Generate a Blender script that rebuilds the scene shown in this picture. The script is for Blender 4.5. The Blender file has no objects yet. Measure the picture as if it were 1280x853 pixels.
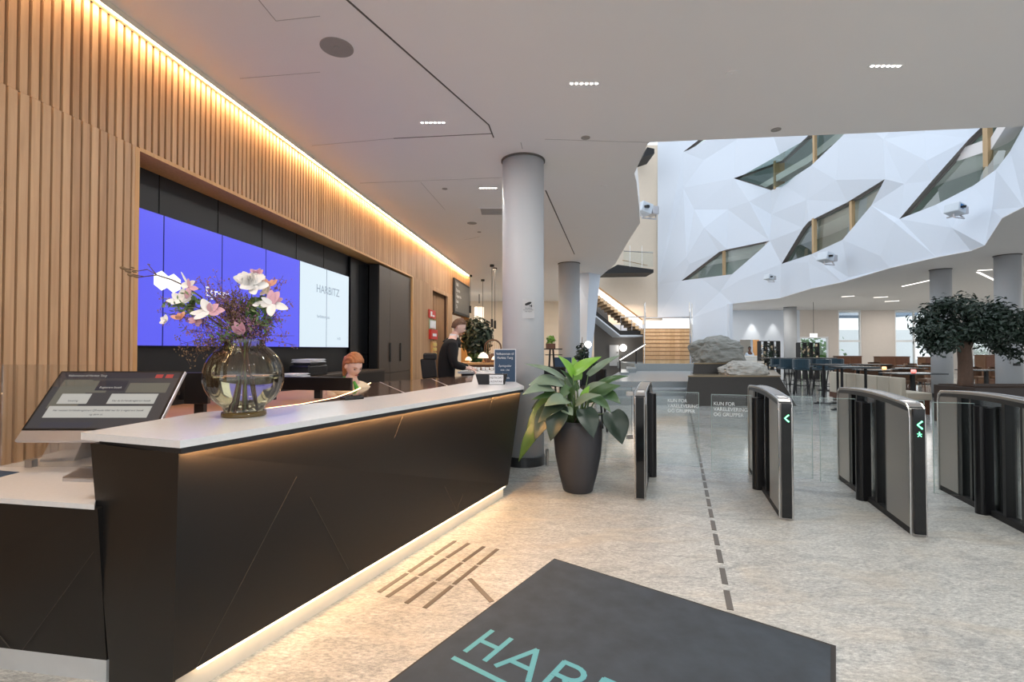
import bpy, bmesh, math, random
from mathutils import Vector, Matrix, geometry, noise
PI = math.pi
random.seed(7)
SC = bpy.context.scene
COL = SC.collection
FOC = 605.0
EYE = 1.40
PITCH = math.atan((437.0-426.5)/FOC)

# ------------------------------------------------------------------ camera
cam_d = bpy.data.cameras.new('camera'); cam = bpy.data.objects.new('camera', cam_d)
COL.objects.link(cam); cam.location = (0, 0, EYE); cam.rotation_euler = (PI/2+PITCH, 0, 0)
cam_d.sensor_width = 36; cam_d.lens = FOC/1280*36; cam_d.clip_start = 0.05; cam_d.clip_end = 400
SC.camera = cam
SC.view_settings.view_transform = 'Standard'
SC.view_settings.look = 'None'
SC.view_settings.gamma = 1
SC.view_settings.use_curve_mapping = False
SC.view_settings.exposure = 0.08

def ray(px, py):
    a = (px-640)/FOC; b = (426.5-py)/FOC
    return Vector((a, math.cos(PITCH)-b*math.sin(PITCH), math.sin(PITCH)+b*math.cos(PITCH)))
def PZ(px, py, z):            # survey: point of the photograph on the horizontal plane z
    r = ray(px, py); t = (z-EYE)/r.z
    return Vector((0, 0, EYE))+r*t
def PD(px, py, d):            # survey: point at ground distance d
    r = ray(px, py); t = d/r.y
    return Vector((0, 0, EYE))+r*t
WTH = math.atan(70/FOC)       # the lobby wall runs 6.6 degrees off the view
def WL(u, v, z=0):            # lobby wall frame to world
    return Vector((u*math.cos(WTH)+v*math.sin(WTH), -u*math.sin(WTH)+v*math.cos(WTH), z))
def on_wall(px, py, u):       # survey: point on the plane at distance u from the camera, parallel to the lobby wall
    r = ray(px, py)
    ru = r.x*math.cos(WTH)-r.y*math.sin(WTH); rv = r.x*math.sin(WTH)+r.y*math.cos(WTH)
    t = u/ru
    return (rv*t, EYE+r.z*t)  # v, z

# ------------------------------------------------------------------ materials
MATS = {}
def _new(name):
    m = bpy.data.materials.new(name); m.use_nodes = True
    nt = m.node_tree; bs = nt.nodes['Principled BSDF']
    MATS[name] = m
    return m, nt, bs
def srgb(r, g, b):
    f = lambda c: (c/12.92 if c <= .04045 else ((c+.055)/1.055)**2.4)
    return (f(r/255), f(g/255), f(b/255), 1)
def mat(name, col, rough=.5, metal=0, noise_s=None, var=.12, bump=0, spec=None, stretch=(1, 1, 1), coat=0, sheen=0, trans=0):
    if name in MATS: return MATS[name]
    m, nt, bs = _new(name)
    bs.inputs['Base Color'].default_value = col
    bs.inputs['Roughness'].default_value = rough
    bs.inputs['Metallic'].default_value = metal
    if spec is not None: bs.inputs['Specular IOR Level'].default_value = spec
    if coat: bs.inputs['Coat Weight'].default_value = coat; bs.inputs['Coat Roughness'].default_value = .08
    if sheen: bs.inputs['Sheen Weight'].default_value = sheen
    ns = noise_s or 6
    tc = nt.nodes.new('ShaderNodeTexCoord'); mp = nt.nodes.new('ShaderNodeMapping')
    mp.inputs['Scale'].default_value = stretch
    nz = nt.nodes.new('ShaderNodeTexNoise'); nz.inputs['Scale'].default_value = ns; nz.inputs['Detail'].default_value = 5
    nt.links.new(tc.outputs['Object'], mp.inputs[0]); nt.links.new(mp.outputs[0], nz.inputs['Vector'])
    mx = nt.nodes.new('ShaderNodeMix'); mx.data_type = 'RGBA'
    d = tuple(c*(1-var) for c in col[:3])+(1,); e = tuple(min(1, c*(1+var)) for c in col[:3])+(1,)
    mx.inputs[6].default_value = d; mx.inputs[7].default_value = e
    nt.links.new(nz.outputs['Fac'], mx.inputs[0]); nt.links.new(mx.outputs[2], bs.inputs['Base Color'])
    if bump:
        bp = nt.nodes.new('ShaderNodeBump'); bp.inputs['Strength'].default_value = bump; bp.inputs['Distance'].default_value = .01
        nt.links.new(nz.outputs['Fac'], bp.inputs['Height']); nt.links.new(bp.outputs[0], bs.inputs['Normal'])
    return m
def emat(name, col, strength, base=(.8, .8, .8, 1)):
    if name in MATS: return MATS[name]
    m, nt, bs = _new(name)
    bs.inputs['Base Color'].default_value = base
    bs.inputs['Emission Color'].default_value = col
    bs.inputs['Emission Strength'].default_value = strength
    bs.inputs['Roughness'].default_value = .3
    return m
def thin_glass(name, tint=(.93, .97, .96, 1), refl=.9, base=.03, ior=1.45):
    if name in MATS: return MATS[name]
    m, nt, bs = _new(name)
    nt.nodes.remove(bs)
    out = nt.nodes['Material Output']
    tr = nt.nodes.new('ShaderNodeBsdfTransparent'); tr.inputs[0].default_value = tint
    gl = nt.nodes.new('ShaderNodeBsdfGlossy'); gl.inputs['Roughness'].default_value = .02
    fr = nt.nodes.new('ShaderNodeFresnel'); fr.inputs[0].default_value = ior
    mu = nt.nodes.new('ShaderNodeMath'); mu.operation = 'MULTIPLY_ADD'; mu.inputs[1].default_value = refl; mu.inputs[2].default_value = base
    mx = nt.nodes.new('ShaderNodeMixShader')
    nt.links.new(fr.outputs[0], mu.inputs[0]); nt.links.new(mu.outputs[0], mx.inputs[0])
    nt.links.new(tr.outputs[0], mx.inputs[1]); nt.links.new(gl.outputs[0], mx.inputs[2])
    nt.links.new(mx.outputs[0], out.inputs['Surface'])
    return m

def make_floor_mat():
    m, nt, bs = _new('granite')
    N = nt.nodes.new; L = nt.links.new
    tc = N('ShaderNodeTexCoord'); mp = N('ShaderNodeMapping'); mp.inputs['Rotation'].default_value = (0, 0, .46)
    L(tc.outputs['Object'], mp.inputs[0])
    # large slabs with a tone each
    br = N('ShaderNodeTexBrick'); br.inputs['Scale'].default_value = 1.0
    br.inputs['Brick Width'].default_value = 1.3; br.inputs['Row Height'].default_value = .62; br.inputs['Mortar Size'].default_value = .0025
    br.inputs['Color1'].default_value = (0, 0, 0, 1); br.inputs['Color2'].default_value = (1, 1, 1, 1); br.inputs['Mortar'].default_value = (.25, .25, .25, 1)
    L(mp.outputs[0], br.inputs['Vector'])
    # wavy veins
    nw = N('ShaderNodeTexNoise'); nw.inputs['Scale'].default_value = 1.1; nw.inputs['Detail'].default_value = 4
    nw.inputs['Distortion'].default_value = 1.6
    mp2 = N('ShaderNodeMapping'); mp2.inputs['Scale'].default_value = (1, 2.4, 1); mp2.inputs['Rotation'].default_value = (0, 0, .2)
    L(tc.outputs['Object'], mp2.inputs[0]); L(mp2.outputs[0], nw.inputs['Vector'])
    n2 = N('ShaderNodeTexNoise'); n2.inputs['Scale'].default_value = 34; n2.inputs['Detail'].default_value = 8; n2.inputs['Roughness'].default_value = .75
    mp3 = N('ShaderNodeMapping'); mp3.inputs['Scale'].default_value = (1, 2.2, 1); mp3.inputs['Rotation'].default_value = (0, 0, .6)
    L(tc.outputs['Object'], mp3.inputs[0]); L(mp3.outputs[0], n2.inputs['Vector'])
    n3 = N('ShaderNodeTexNoise'); n3.inputs['Scale'].default_value = 170; n3.inputs['Detail'].default_value = 3
    L(tc.outputs['Object'], n3.inputs['Vector'])
    r1 = N('ShaderNodeValToRGB'); e = r1.color_ramp.elements
    e[0].position = .36; e[0].color = srgb(150, 152, 152); e[1].position = .64; e[1].color = srgb(224, 225, 221)
    L(n2.outputs['Fac'], r1.inputs[0])
    # beige clouds
    r2 = N('ShaderNodeValToRGB'); e = r2.color_ramp.elements
    e[0].position = .5; e[0].color = (0, 0, 0, 1); e[1].position = .66; e[1].color = (1, 1, 1, 1)
    L(nw.outputs['Fac'], r2.inputs[0])
    mb = N('ShaderNodeMix'); mb.data_type = 'RGBA'; mb.inputs[7].default_value = srgb(204, 196, 182)
    mf = N('ShaderNodeMath'); mf.operation = 'MULTIPLY'; mf.inputs[1].default_value = .45
    L(r2.outputs[0], mf.inputs[0]); L(mf.outputs[0], mb.inputs[0]); L(r1.outputs[0], mb.inputs[6])
    ms = N('ShaderNodeMix'); ms.data_type = 'RGBA'; ms.blend_type = 'MULTIPLY'; ms.inputs[0].default_value = 1
    r3 = N('ShaderNodeValToRGB'); e = r3.color_ramp.elements
    e[0].position = .3; e[0].color = (.80, .80, .80, 1); e[1].position = .6; e[1].color = (1, 1, 1, 1)
    L(n3.outputs['Fac'], r3.inputs[0]); L(mb.outputs[2], ms.inputs[6]); L(r3.outputs[0], ms.inputs[7])
    mt = N('ShaderNodeMix'); mt.data_type = 'RGBA'; mt.blend_type = 'MULTIPLY'; mt.inputs[0].default_value = 1
    r4 = N('ShaderNodeValToRGB'); e = r4.color_ramp.elements
    e[0].color = (.84, .84, .83, 1); e[1].color = (1, 1, .985, 1)
    L(br.outputs['Color'], r4.inputs[0]); L(ms.outputs[2], mt.inputs[6]); L(r4.outputs[0], mt.inputs[7])
    n5 = N('ShaderNodeTexNoise'); n5.inputs['Scale'].default_value = 3.2; n5.inputs['Detail'].default_value = 9; n5.inputs['Roughness'].default_value = .7; n5.inputs['Distortion'].default_value = 2.2
    L(mp2.outputs[0], n5.inputs['Vector'])
    r5 = N('ShaderNodeValToRGB'); e = r5.color_ramp.elements
    e[0].position = .34; e[0].color = (.70, .71, .72, 1); e[1].position = .60; e[1].color = (1.06, 1.06, 1.05, 1)
    L(n5.outputs['Fac'], r5.inputs[0])
    m5 = N('ShaderNodeMix'); m5.data_type = 'RGBA'; m5.blend_type = 'MULTIPLY'; m5.inputs[0].default_value = 1
    L(mt.outputs[2], m5.inputs[6]); L(r5.outputs[0], m5.inputs[7]); L(m5.outputs[2], bs.inputs['Base Color'])
    # honed stone in front, polished stone beyond the gates
    sx = N('ShaderNodeSeparateXYZ'); L(tc.outputs['Object'], sx.inputs[0])
    rr = N('ShaderNodeMapRange'); rr.interpolation_type = 'SMOOTHSTEP'; rr.inputs['From Min'].default_value = 4.3; rr.inputs['From Max'].default_value = 6.0
    rr.inputs['To Min'].default_value = .42; rr.inputs['To Max'].default_value = .11
    L(sx.outputs['Y'], rr.inputs[0]); L(rr.outputs[0], bs.inputs['Roughness'])
    return m

def make_wood(name, a, b, scale=3, stretch=(14, 14, .8), island=True, rough=.5):
    m, nt, bs = _new(name)
    N = nt.nodes.new; L = nt.links.new
    tc = N('ShaderNodeTexCoord'); mp = N('ShaderNodeMapping'); mp.inputs['Scale'].default_value = stretch
    L(tc.outputs['Object'], mp.inputs[0])
    nz = N('ShaderNodeTexNoise'); nz.inputs['Scale'].default_value = scale; nz.inputs['Detail'].default_value = 6; nz.inputs['Distortion'].default_value = .4
    L(mp.outputs[0], nz.inputs['Vector'])
    ge = N('ShaderNodeNewGeometry')
    ad = N('ShaderNodeMath'); ad.operation = 'MULTIPLY_ADD'; ad.inputs[1].default_value = .55 if island else 0
    sb = N('ShaderNodeMath'); sb.operation = 'SUBTRACT'; sb.inputs[1].default_value = .27 if island else 0
    L(nz.outputs['Fac'], sb.inputs[0])
    L(ge.outputs['Random Per Island'], ad.inputs[0]); L(sb.outputs[0], ad.inputs[2])
    mx = N('ShaderNodeMix'); mx.data_type = 'RGBA'; mx.inputs[6].default_value = a; mx.inputs[7].default_value = b
    L(ad.outputs[0], mx.inputs[0]); L(mx.outputs[2], bs.inputs['Base Color'])
    bs.inputs['Roughness'].default_value = rough
    return m

M_FLOOR = make_floor_mat()
M_SLAT = make_wood('slat_wood', srgb(160, 122, 88), srgb(203, 166, 128))
M_SLATBACK = mat('slat_backing', srgb(92, 62, 42), .8)
M_OAK = make_wood('oak', srgb(176, 128, 78), srgb(214, 170, 116), island=False)
M_STAIRWOOD = make_wood('stair_wood', srgb(196, 158, 114), srgb(226, 192, 150), scale=4, stretch=(3, 1, 1), island=True)
M_WALNUT = make_wood('walnut', srgb(70, 42, 28), srgb(110, 68, 44), island=False)
M_CEIL = mat('ceiling_paint', srgb(232, 229, 228), .85, var=.012, noise_s=2)
M_FINEGROOVE = mat('fine_groove', srgb(172, 168, 166), .9)
M_CEILGROOVE = mat('ceiling_groove', srgb(90, 86, 82), .9)
M_FACADE = mat('facade_white', srgb(212, 220, 231), .55, var=.01)
M_CREAM = mat('cream_wall', srgb(226, 210, 190), .8, var=.03)
M_BEIGE = mat('beige_panel', srgb(214, 205, 197), .8, var=.03)
M_GREYWALL = mat('grey_wall', srgb(124, 120, 116), .8, var=.03)
M_COLUMN = mat('column_paint', srgb(180, 183, 187), .55, var=.015, noise_s=3)
M_COLBASE = mat('column_base_steel', srgb(70, 72, 74), .4, .6)
M_BLACK = mat('black_laminate', srgb(24, 22, 21), .42, var=.08, noise_s=3, spec=.4)
M_BLACKSEAM = mat('laminate_seam', srgb(62, 55, 48), .5)
M_NICHE = mat('niche_black', srgb(20, 19, 20), .5, var=.05)
M_GLOSSBLACK = mat('gloss_black', srgb(10, 11, 13), .08, var=.02)
M_CABINET = mat('cabinet_brown', srgb(66, 56, 48), .45, var=.1, noise_s=3, stretch=(8, 8, .6))
M_MARBLE = mat('white_stone_top', srgb(222, 222, 222), .22, var=.06, noise_s=60)
M_BRONZEGLASS = mat('bronze_worktop', srgb(104, 84, 72), .12, var=.06, noise_s=4, coat=.4)
M_PLINTH = mat('cream_plinth', srgb(214, 206, 190), .6)
M_GREYPLINTH = mat('grey_plinth', srgb(200, 204, 206), .45, .2)
M_LED = emat('warm_led', (1.0, .70, .42, 1), 10)
M_LEDSOFT = emat('warm_led_soft', (1.0, .50, .18, 1), 26)
M_EDGELED = emat('edge_led', (1.0, .55, .22, 1), 8)
M_TOPLED = emat('top_led', (1.0, .52, .20, 1), 190)
M_COVE = emat('cove_led', (1.0, .62, .31, 1), 100)
M_BLUE = emat('screen_blue', srgb(86, 88, 236), 1.0, (.02, .02, .02, 1))
M_WHITESCR = emat('screen_white', srgb(214, 230, 240), 1.0, (.02, .02, .02, 1))
M_LOGO = emat('screen_logo', (1, 1, 1, 1), 1.25, (.02, .02, .02, 1))
M_SCRTEXT = emat('screen_text', srgb(150, 170, 190), .8, (.02, .02, .02, 1))
M_BEZEL = mat('bezel', srgb(20, 26, 120), .3)
M_STEEL = mat('brushed_steel', srgb(168, 164, 160), .32, .9, noise_s=4, stretch=(1, 1, 40), var=.06)
M_STEELTRIM = mat('polished_steel', srgb(214, 212, 210), .18, 1)
M_BLKPLASTIC = mat('black_plastic', srgb(20, 20, 22), .3, var=.05)
M_BLKMATTE = mat('matte_black', srgb(26, 26, 28), .6, var=.05)
M_GLASS = thin_glass('clear_glass', (.955, .98, .975, 1), .7, .01)
M_CLEAR = thin_glass('faint_glass', (.985, .99, .988, 1), .35, .0)
M_GLASSEDGE = mat('glass_edge', srgb(160, 180, 176), .2)
M_WINGLASS = thin_glass('window_glass', (.62, .70, .67, 1), .22, .04)
M_GREENLED = emat('green_led', (.05, 1, .35, 1), 4)
M_FROST = mat('frosted_text', srgb(232, 238, 240), .6)
M_MAT = mat("mat_fabric", srgb(60, 69, 78), .95, noise_s=8, var=.38, bump=.3)
M_MATEDGE = mat('mat_rubber', srgb(52, 50, 50), .8)
M_TEAL = mat('teal_lettering', srgb(96, 162, 172), .9, noise_s=300, var=.15)
M_INLAY = mat('inlay_metal', srgb(104, 98, 90), .4, .3, var=.1)
M_POT = mat('pot_anthracite', srgb(52, 53, 58), .55, noise_s=40, var=.08)
M_SOIL = mat('soil', srgb(60, 42, 30), .95, noise_s=60, var=.5, bump=1)
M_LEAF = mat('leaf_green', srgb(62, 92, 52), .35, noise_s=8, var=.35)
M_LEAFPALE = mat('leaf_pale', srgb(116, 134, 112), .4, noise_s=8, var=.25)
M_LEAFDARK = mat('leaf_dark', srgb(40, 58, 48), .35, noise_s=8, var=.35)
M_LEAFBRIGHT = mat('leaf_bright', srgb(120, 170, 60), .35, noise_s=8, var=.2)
M_STEM = mat('stem_green', srgb(98, 122, 72), .5)
M_TREELEAF = mat('tree_leaf', srgb(36, 52, 40), .4, noise_s=5, var=.4)
M_BARK = mat('bark', srgb(92, 72, 60), .9, noise_s=18, var=.35, bump=.6, stretch=(1, 1, .4))
M_ROCK = mat('rock', srgb(138, 138, 132), .9, noise_s=5, var=.55, bump=1.0, stretch=(1, 1, 3))
M_ROCK2 = mat('pale_rock', srgb(176, 172, 164), .9, noise_s=9, var=.4, bump=1.0)
M_BRONZEPLATE = mat('plinth_bronze', srgb(58, 54, 50), .4, .3, var=.1)
M_STONESTEP = mat('step_granite', srgb(150, 156, 158), .25, noise_s=20, var=.2, stretch=(1, 3, 3))
M_TEALFABRIC = mat('teal_velvet', srgb(16, 50, 64), .75, sheen=.4, var=.15)
M_TABLETOP = mat('table_top_dark', srgb(60, 66, 70), .2)
M_BROWNFURN = mat('brown_leather', srgb(104, 74, 52), .5, var=.15)
M_BOOTH = mat('booth_linen', srgb(196, 186, 168), .7, var=.06)
M_WHITE = mat('white_gloss', srgb(236, 236, 236), .3, var=.01)
M_SILVER = mat('silver_alu', srgb(196, 194, 196), .35, .7)
M_SKIN = mat('skin', srgb(222, 186, 172), .5, var=.04)
M_GINGER = mat('ginger_hair', srgb(168, 108, 66), .5, noise_s=30, var=.35, stretch=(1, 1, .3))
M_BROWNHAIR = mat('brown_hair', srgb(96, 66, 46), .6, noise_s=30, var=.3)
M_SUIT = mat('black_suit', srgb(17, 16, 19), .9, var=.1)
M_CREAMCLOTH = mat('cream_cloth', srgb(226, 206, 176), .8)
M_GREENCLOTH = mat('green_cloth', srgb(70, 150, 60), .7)
M_LIPS = mat('lips', srgb(176, 96, 92), .5)
M_EYE = mat('eye_dark', srgb(40, 30, 26), .3)
M_NAVY = mat('navy_sign', srgb(44, 70, 98), .5)
M_PAPER = mat('paper', srgb(226, 228, 232), .7)
M_RED = mat('red_sign', srgb(196, 52, 44), .5)
M_PINK = mat('petal_pink', srgb(214, 168, 182), .6, noise_s=20, var=.12)
M_PETAL = mat('petal_white', srgb(240, 236, 232), .6, noise_s=20, var=.05)
M_PETALCREAM = mat('petal_cream', srgb(232, 216, 196), .6, noise_s=20, var=.1)
M_TWIG = mat('twig', srgb(84, 62, 52), .8)
M_PURPLE = mat('limonium_purple', srgb(150, 108, 128), .8, noise_s=60, var=.5)
M_BROWNBUD = mat('seed_brown', srgb(120, 96, 70), .8, noise_s=60, var=.4)
M_WARMBULB = emat('warm_bulb', (1, .72, .42, 1), 1.5)
M_WHITEBULB = emat('white_bulb', (1, .95, .88, 1), 6)
M_GREYDISC = mat('grille_grey', srgb(150, 146, 142), .7)
M_CAMWHITE = mat('projector_white', srgb(206, 214, 222), .4)
M_MULLION = make_wood('mullion_wood', srgb(176, 146, 108), srgb(200, 172, 132), island=False)
M_REVEAL = mat('window_reveal', srgb(128, 122, 120), .6)
M_OFFICE = mat('office_wall', srgb(168, 180, 172), .8, noise_s=.6, var=.2)
M_CURTAIN = mat('brown_curtain', srgb(126, 92, 60), .8, var=.1)
M_FARBLD = mat('far_building', srgb(150, 165, 185), .8, var=.1)
M_HEDGE = mat('hedge_green', srgb(96, 140, 70), .8, noise_s=3, var=.5)

# ------------------------------------------------------------------ object helpers
def tag(o, label=None, cat=None, group=None, kind=None):
    if label: o['label'] = label
    if cat: o['category'] = cat
    if group: o['group'] = group
    if kind: o['kind'] = kind
    return o
def thing(name, label, cat, loc=(0, 0, 0), rotz=0, group=None):
    o = bpy.data.objects.new(name, None); COL.objects.link(o); o.empty_display_size = .1
    o.location = loc; o.rotation_euler = (0, 0, rotz)
    return tag(o, label, cat, group)
class MB:
    def __init__(s): s.bm = bmesh.new()
    def box(s, c, d, rz=0, rot=None, taper=None):
        r = bmesh.ops.create_cube(s.bm, size=1)
        M = Matrix.Translation(Vector(c)) @ (rot.to_4x4() if rot is not None else Matrix.Rotation(rz, 4, 'Z')) @ Matrix.Diagonal((*d, 1))
        bmesh.ops.transform(s.bm, matrix=M, verts=r['verts'])
        return s
    def bx(s, x0, x1, y0, y1, z0, z1):
        return s.box(((x0+x1)/2, (y0+y1)/2, (z0+z1)/2), (abs(x1-x0), abs(y1-y0), abs(z1-z0)))
    def hexa(s, b, t):        # 4 bottom points, 4 top points
        vb = [s.bm.verts.new(p) for p in b]; vt = [s.bm.verts.new(p) for p in t]; n = len(b)
        s.bm.faces.new(vb[::-1]); s.bm.faces.new(vt)
        for i in range(n): s.bm.faces.new((vb[i], vb[(i+1) % n], vt[(i+1) % n], vt[i]))
        return s
    def prism(s, poly, z0, z1):
        return s.hexa([(p[0], p[1], z0) for p in poly], [(p[0], p[1], z1) for p in poly])
    def tube(s, pts, r, seg=8, caps=True):
        pts = [Vector(p) for p in pts]
        if not hasattr(r, '__len__'): r = [r]*len(pts)
        rings = []; up = None
        for i, p in enumerate(pts):
            a = pts[max(0, i-1)]; b = pts[min(len(pts)-1, i+1)]; t = (b-a)
            if t.length < 1e-9: t = Vector((0, 0, 1))
            t.normalize()
            if up is None: up = t.orthogonal().normalized()
            up = (up-t*up.dot(t))
            if up.length < 1e-6: up = t.orthogonal()
            up.normalize()
            q = t.cross(up)
            rings.append([s.bm.verts.new(p+(up*math.cos(k*2*PI/seg)+q*math.sin(k*2*PI/seg))*r[i]) for k in range(seg)])
        for i in range(len(rings)-1):
            for k in range(seg):
                s.bm.faces.new((rings[i][k], rings[i][(k+1) % seg], rings[i+1][(k+1) % seg], rings[i+1][k]))
        if caps:
            s.bm.faces.new(rings[0][::-1]); s.bm.faces.new(rings[-1])
        return s
    def lathe(s, prof, seg=32, c=(0, 0, 0), ribs=0, ribd=0, caps=True):
        rings = []
        for (r, z) in prof:
            ring = []
            for k in range(seg):
                a = k*2*PI/seg; rr = r*(1+(ribd*abs(math.sin(a*ribs/2))-ribd if ribs else 0))
                ring.append(s.bm.verts.new((c[0]+rr*math.cos(a), c[1]+rr*math.sin(a), c[2]+z)))
            rings.append(ring)
        for i in range(len(rings)-1):
            for k in range(seg):
                s.bm.faces.new((rings[i][k], rings[i][(k+1) % seg], rings[i+1][(k+1) % seg], rings[i+1][k]))
        if caps:
            s.bm.faces.new(rings[0][::-1]); s.bm.faces.new(rings[-1])
        return s
    def ell(s, c, r, seg=16, rot=None):
        q = bmesh.ops.create_uvsphere(s.bm, u_segments=seg, v_segments=max(6, seg*2//3), radius=1)
        M = Matrix.Translation(Vector(c)) @ (rot.to_4x4() if rot is not None else Matrix.Identity(4)) @ Matrix.Diagonal((*r, 1)) if hasattr(r, '__len__') else Matrix.Translation(Vector(c)) @ Matrix.Diagonal((r, r, r, 1))
        bmesh.ops.transform(s.bm, matrix=M, verts=q['verts'])
        return s
    def quad(s, *p):
        s.bm.faces.new([s.bm.verts.new(q) for q in p]); return s
    def build(s, name, m, parent=None, smooth=False, bevel=0, loc=None, rotz=0, subsurf=0, solid=0, seg=2):
        me = bpy.data.meshes.new(name)
        bmesh.ops.recalc_face_normals(s.bm, faces=s.bm.faces)
        s.bm.to_mesh(me); s.bm.free()
        me.materials.append(m)
        if smooth:
            for p in me.polygons: p.use_smooth = True
        o = bpy.data.objects.new(name, me); COL.objects.link(o)
        if loc is not None: o.location = loc
        o.rotation_euler = (0, 0, rotz)
        if parent is not None: o.parent = parent
        if solid:
            q = o.modifiers.new('solid', 'SOLIDIFY'); q.thickness = solid; q.offset = 0
        if bevel:
            q = o.modifiers.new('bevel', 'BEVEL'); q.width = bevel; q.segments = seg; q.limit_method = 'ANGLE'
        if subsurf:
            q = o.modifiers.new('sub', 'SUBSURF'); q.levels = q.render_levels = subsurf
        return o
def struct(o): o['kind'] = 'structure'; return o
def copy_tree(o, parent=None):
    c = o.copy(); COL.objects.link(c)
    if parent is not None: c.parent = parent
    for ch in list(o.children): copy_tree(ch, c)
    return c
def text(name, s, size, m, parent, mtx, align='LEFT', ext=.0006, sx=1, bold=0):
    cu = bpy.data.curves.new(name, 'FONT'); cu.body = s; cu.size = size; cu.extrude = ext; cu.align_x = align; cu.offset = bold
    o = bpy.data.objects.new(name+'_tmp', cu); COL.objects.link(o)
    me = bpy.data.meshes.new_from_object(o)
    bpy.data.objects.remove(o); bpy.data.curves.remove(cu)
    me.name = name; me.materials.clear(); me.materials.append(m)
    n = bpy.data.objects.new(name, me); COL.objects.link(n)
    if parent is not None: n.parent = parent
    n.matrix_local = mtx @ Matrix.Diagonal((sx, 1, 1, 1))
    return n
def basis(o, x, y):
    x = Vector(x).normalized(); z = x.cross(Vector(y)).normalized(); y = z.cross(x)
    M = Matrix((x, y, z)).transposed().to_4x4(); M.translation = Vector(o)
    return M
def area(name, loc, rot, sx, sy, power, col=(1, 1, 1), spread=None):
    l = bpy.data.lights.new(name, 'AREA'); l.shape = 'RECTANGLE'; l.size = sx; l.size_y = sy; l.energy = power; l.color = col
    if spread: l.spread = spread
    o = bpy.data.objects.new(name, l); COL.objects.link(o); o.location = loc; o.rotation_euler = rot
    return o
def spot(name, loc, power, col=(1, .95, .88), ang=1.6, blend=.8, rot=(0, 0, 0), size=.05):
    l = bpy.data.lights.new(name, 'SPOT'); l.energy = power; l.color = col; l.spot_size = ang; l.spot_blend = blend; l.shadow_soft_size = size
    o = bpy.data.objects.new(name, l); COL.objects.link(o); o.location = loc; o.rotation_euler = rot
    return o
CZ = 3.75
# ================================================================== SETTING
W0 = -3.15     # face of the slatted lobby wall (wall frame)
NB = -3.36     # plane of the screens inside the niche
ROTW = -WTH
def wbuild(mb, name, m, parent=None, **k): return mb.build(name, m, parent, rotz=0 if parent else ROTW, **k)

struct(MB().bx(-14, 34, -5, 34, -.2, 0).build('floor', M_FLOOR))

# ceilings: lobby slab with the folded edge of the atrium void, and the soffit under the atrium facade
left_void = [(812, 178), (809.7, 180), (801, 199), (793, 217), (795.7, 228), (799, 259), (800, 279), (785.7, 301), (769, 330), (755.6, 341.5), (740, 355), (724, 367)]
lv = [PZ(x, y, CZ) for x, y in left_void]
fr = PZ(1280, 158, CZ); f0 = lv[0]
fr2 = f0+(fr-f0)*1.9
poly = [(-9, -5), (14, -5), (14, fr2.y), (fr2.x, fr2.y)]+[(p.x, p.y) for p in lv]+[(lv[-1].x, 31), (-9, 31)]
def slab(name, poly, z0, z1, m):
    bm = bmesh.new(); vs = [bm.verts.new((x, y, z0)) for x, y in poly]; f = bm.faces.new(vs)
    r = bmesh.ops.extrude_face_region(bm, geom=[f]); bmesh.ops.translate(bm, vec=(0, 0, z1-z0), verts=[v for v in r['geom'] if isinstance(v, bmesh.types.BMVert)])
    mb = MB(); mb.bm = bm; bmesh.ops.recalc_face_normals(bm, faces=bm.faces)
    return struct(mb.build(name, m))
slab('ceiling', poly, CZ, CZ+.35, M_CEIL)

FOOT = [(-9, 29.8), (822, 29.5), (866, 27), (915, 24.9), (975, 22.2), (1014, 18.7), (1053, 16.9), (1112, 14), (1171, 12.4), (1213, 11.56), (1231, 10.9), (1252.7, 8.67), (1280, 7.99), (1330, 7.3), (1500, 6.2), (3000, 5)]
def fdepth(px):
    for (a, da), (b, db) in zip(FOOT, FOOT[1:]):
        if px <= b: return da+(db-da)*(px-a)/(b-a)
    return FOOT[-1][1]
bot = [(915, 380), (975, 373), (1014, 361), (1053, 353), (1112, 335.5), (1171, 322), (1213.6, 314), (1231, 307), (1252.7, 273), (1280, 259)]
bw = [PZ(x, y, CZ) for x, y in bot]
poly = [(p.x, p.y) for p in bw]+[(9.2, 6.6), (9.6, 3.0), (33, 3.0), (33, 31), (11.3, 31)]
slab('ceiling_restaurant', poly[::-1], CZ, CZ+.012, M_CEIL)

# ---- faceted atrium facade with its window cut-outs
WIN = {
 'window_1': ([(854, 190), (872, 176), (905, 150), (925, 140), (900, 165), (862, 187)], []),
 'window_2': ([(917, 223), (977, 201), (1011, 169), (1032, 150), (1072, 150), (1050, 173), (1014, 207), (979, 230), (964, 238)], [(964, 979), (1014, 1018)]),
 'window_3': ([(977, 330), (1004, 285), (1011, 277), (1059, 253), (1106, 224), (1089, 257), (1053, 300), (1014, 318)], [(1013, 1018), (1060, 1065)]),
 'window_4': ([(852, 351), (899, 315), (909, 312), (962, 301), (952, 311), (915, 343), (876, 348)], [(901, 905)]),
 'window_5': ([(1124, 274), (1165, 226), (1212, 173), (1234, 152), (1262, 142), (1284, 150), (1272, 172), (1262, 190), (1245, 212), (1217, 232), (1170, 256)], [(1228, 1236)]),
}
def fpoint(px, py, off=0):
    eff = px-max(0, (307-py))*.27*min(1, max(0, (px-1120)/110))
    d = fdepth(eff)
    return PD(px, py, d*(1+off))
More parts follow.
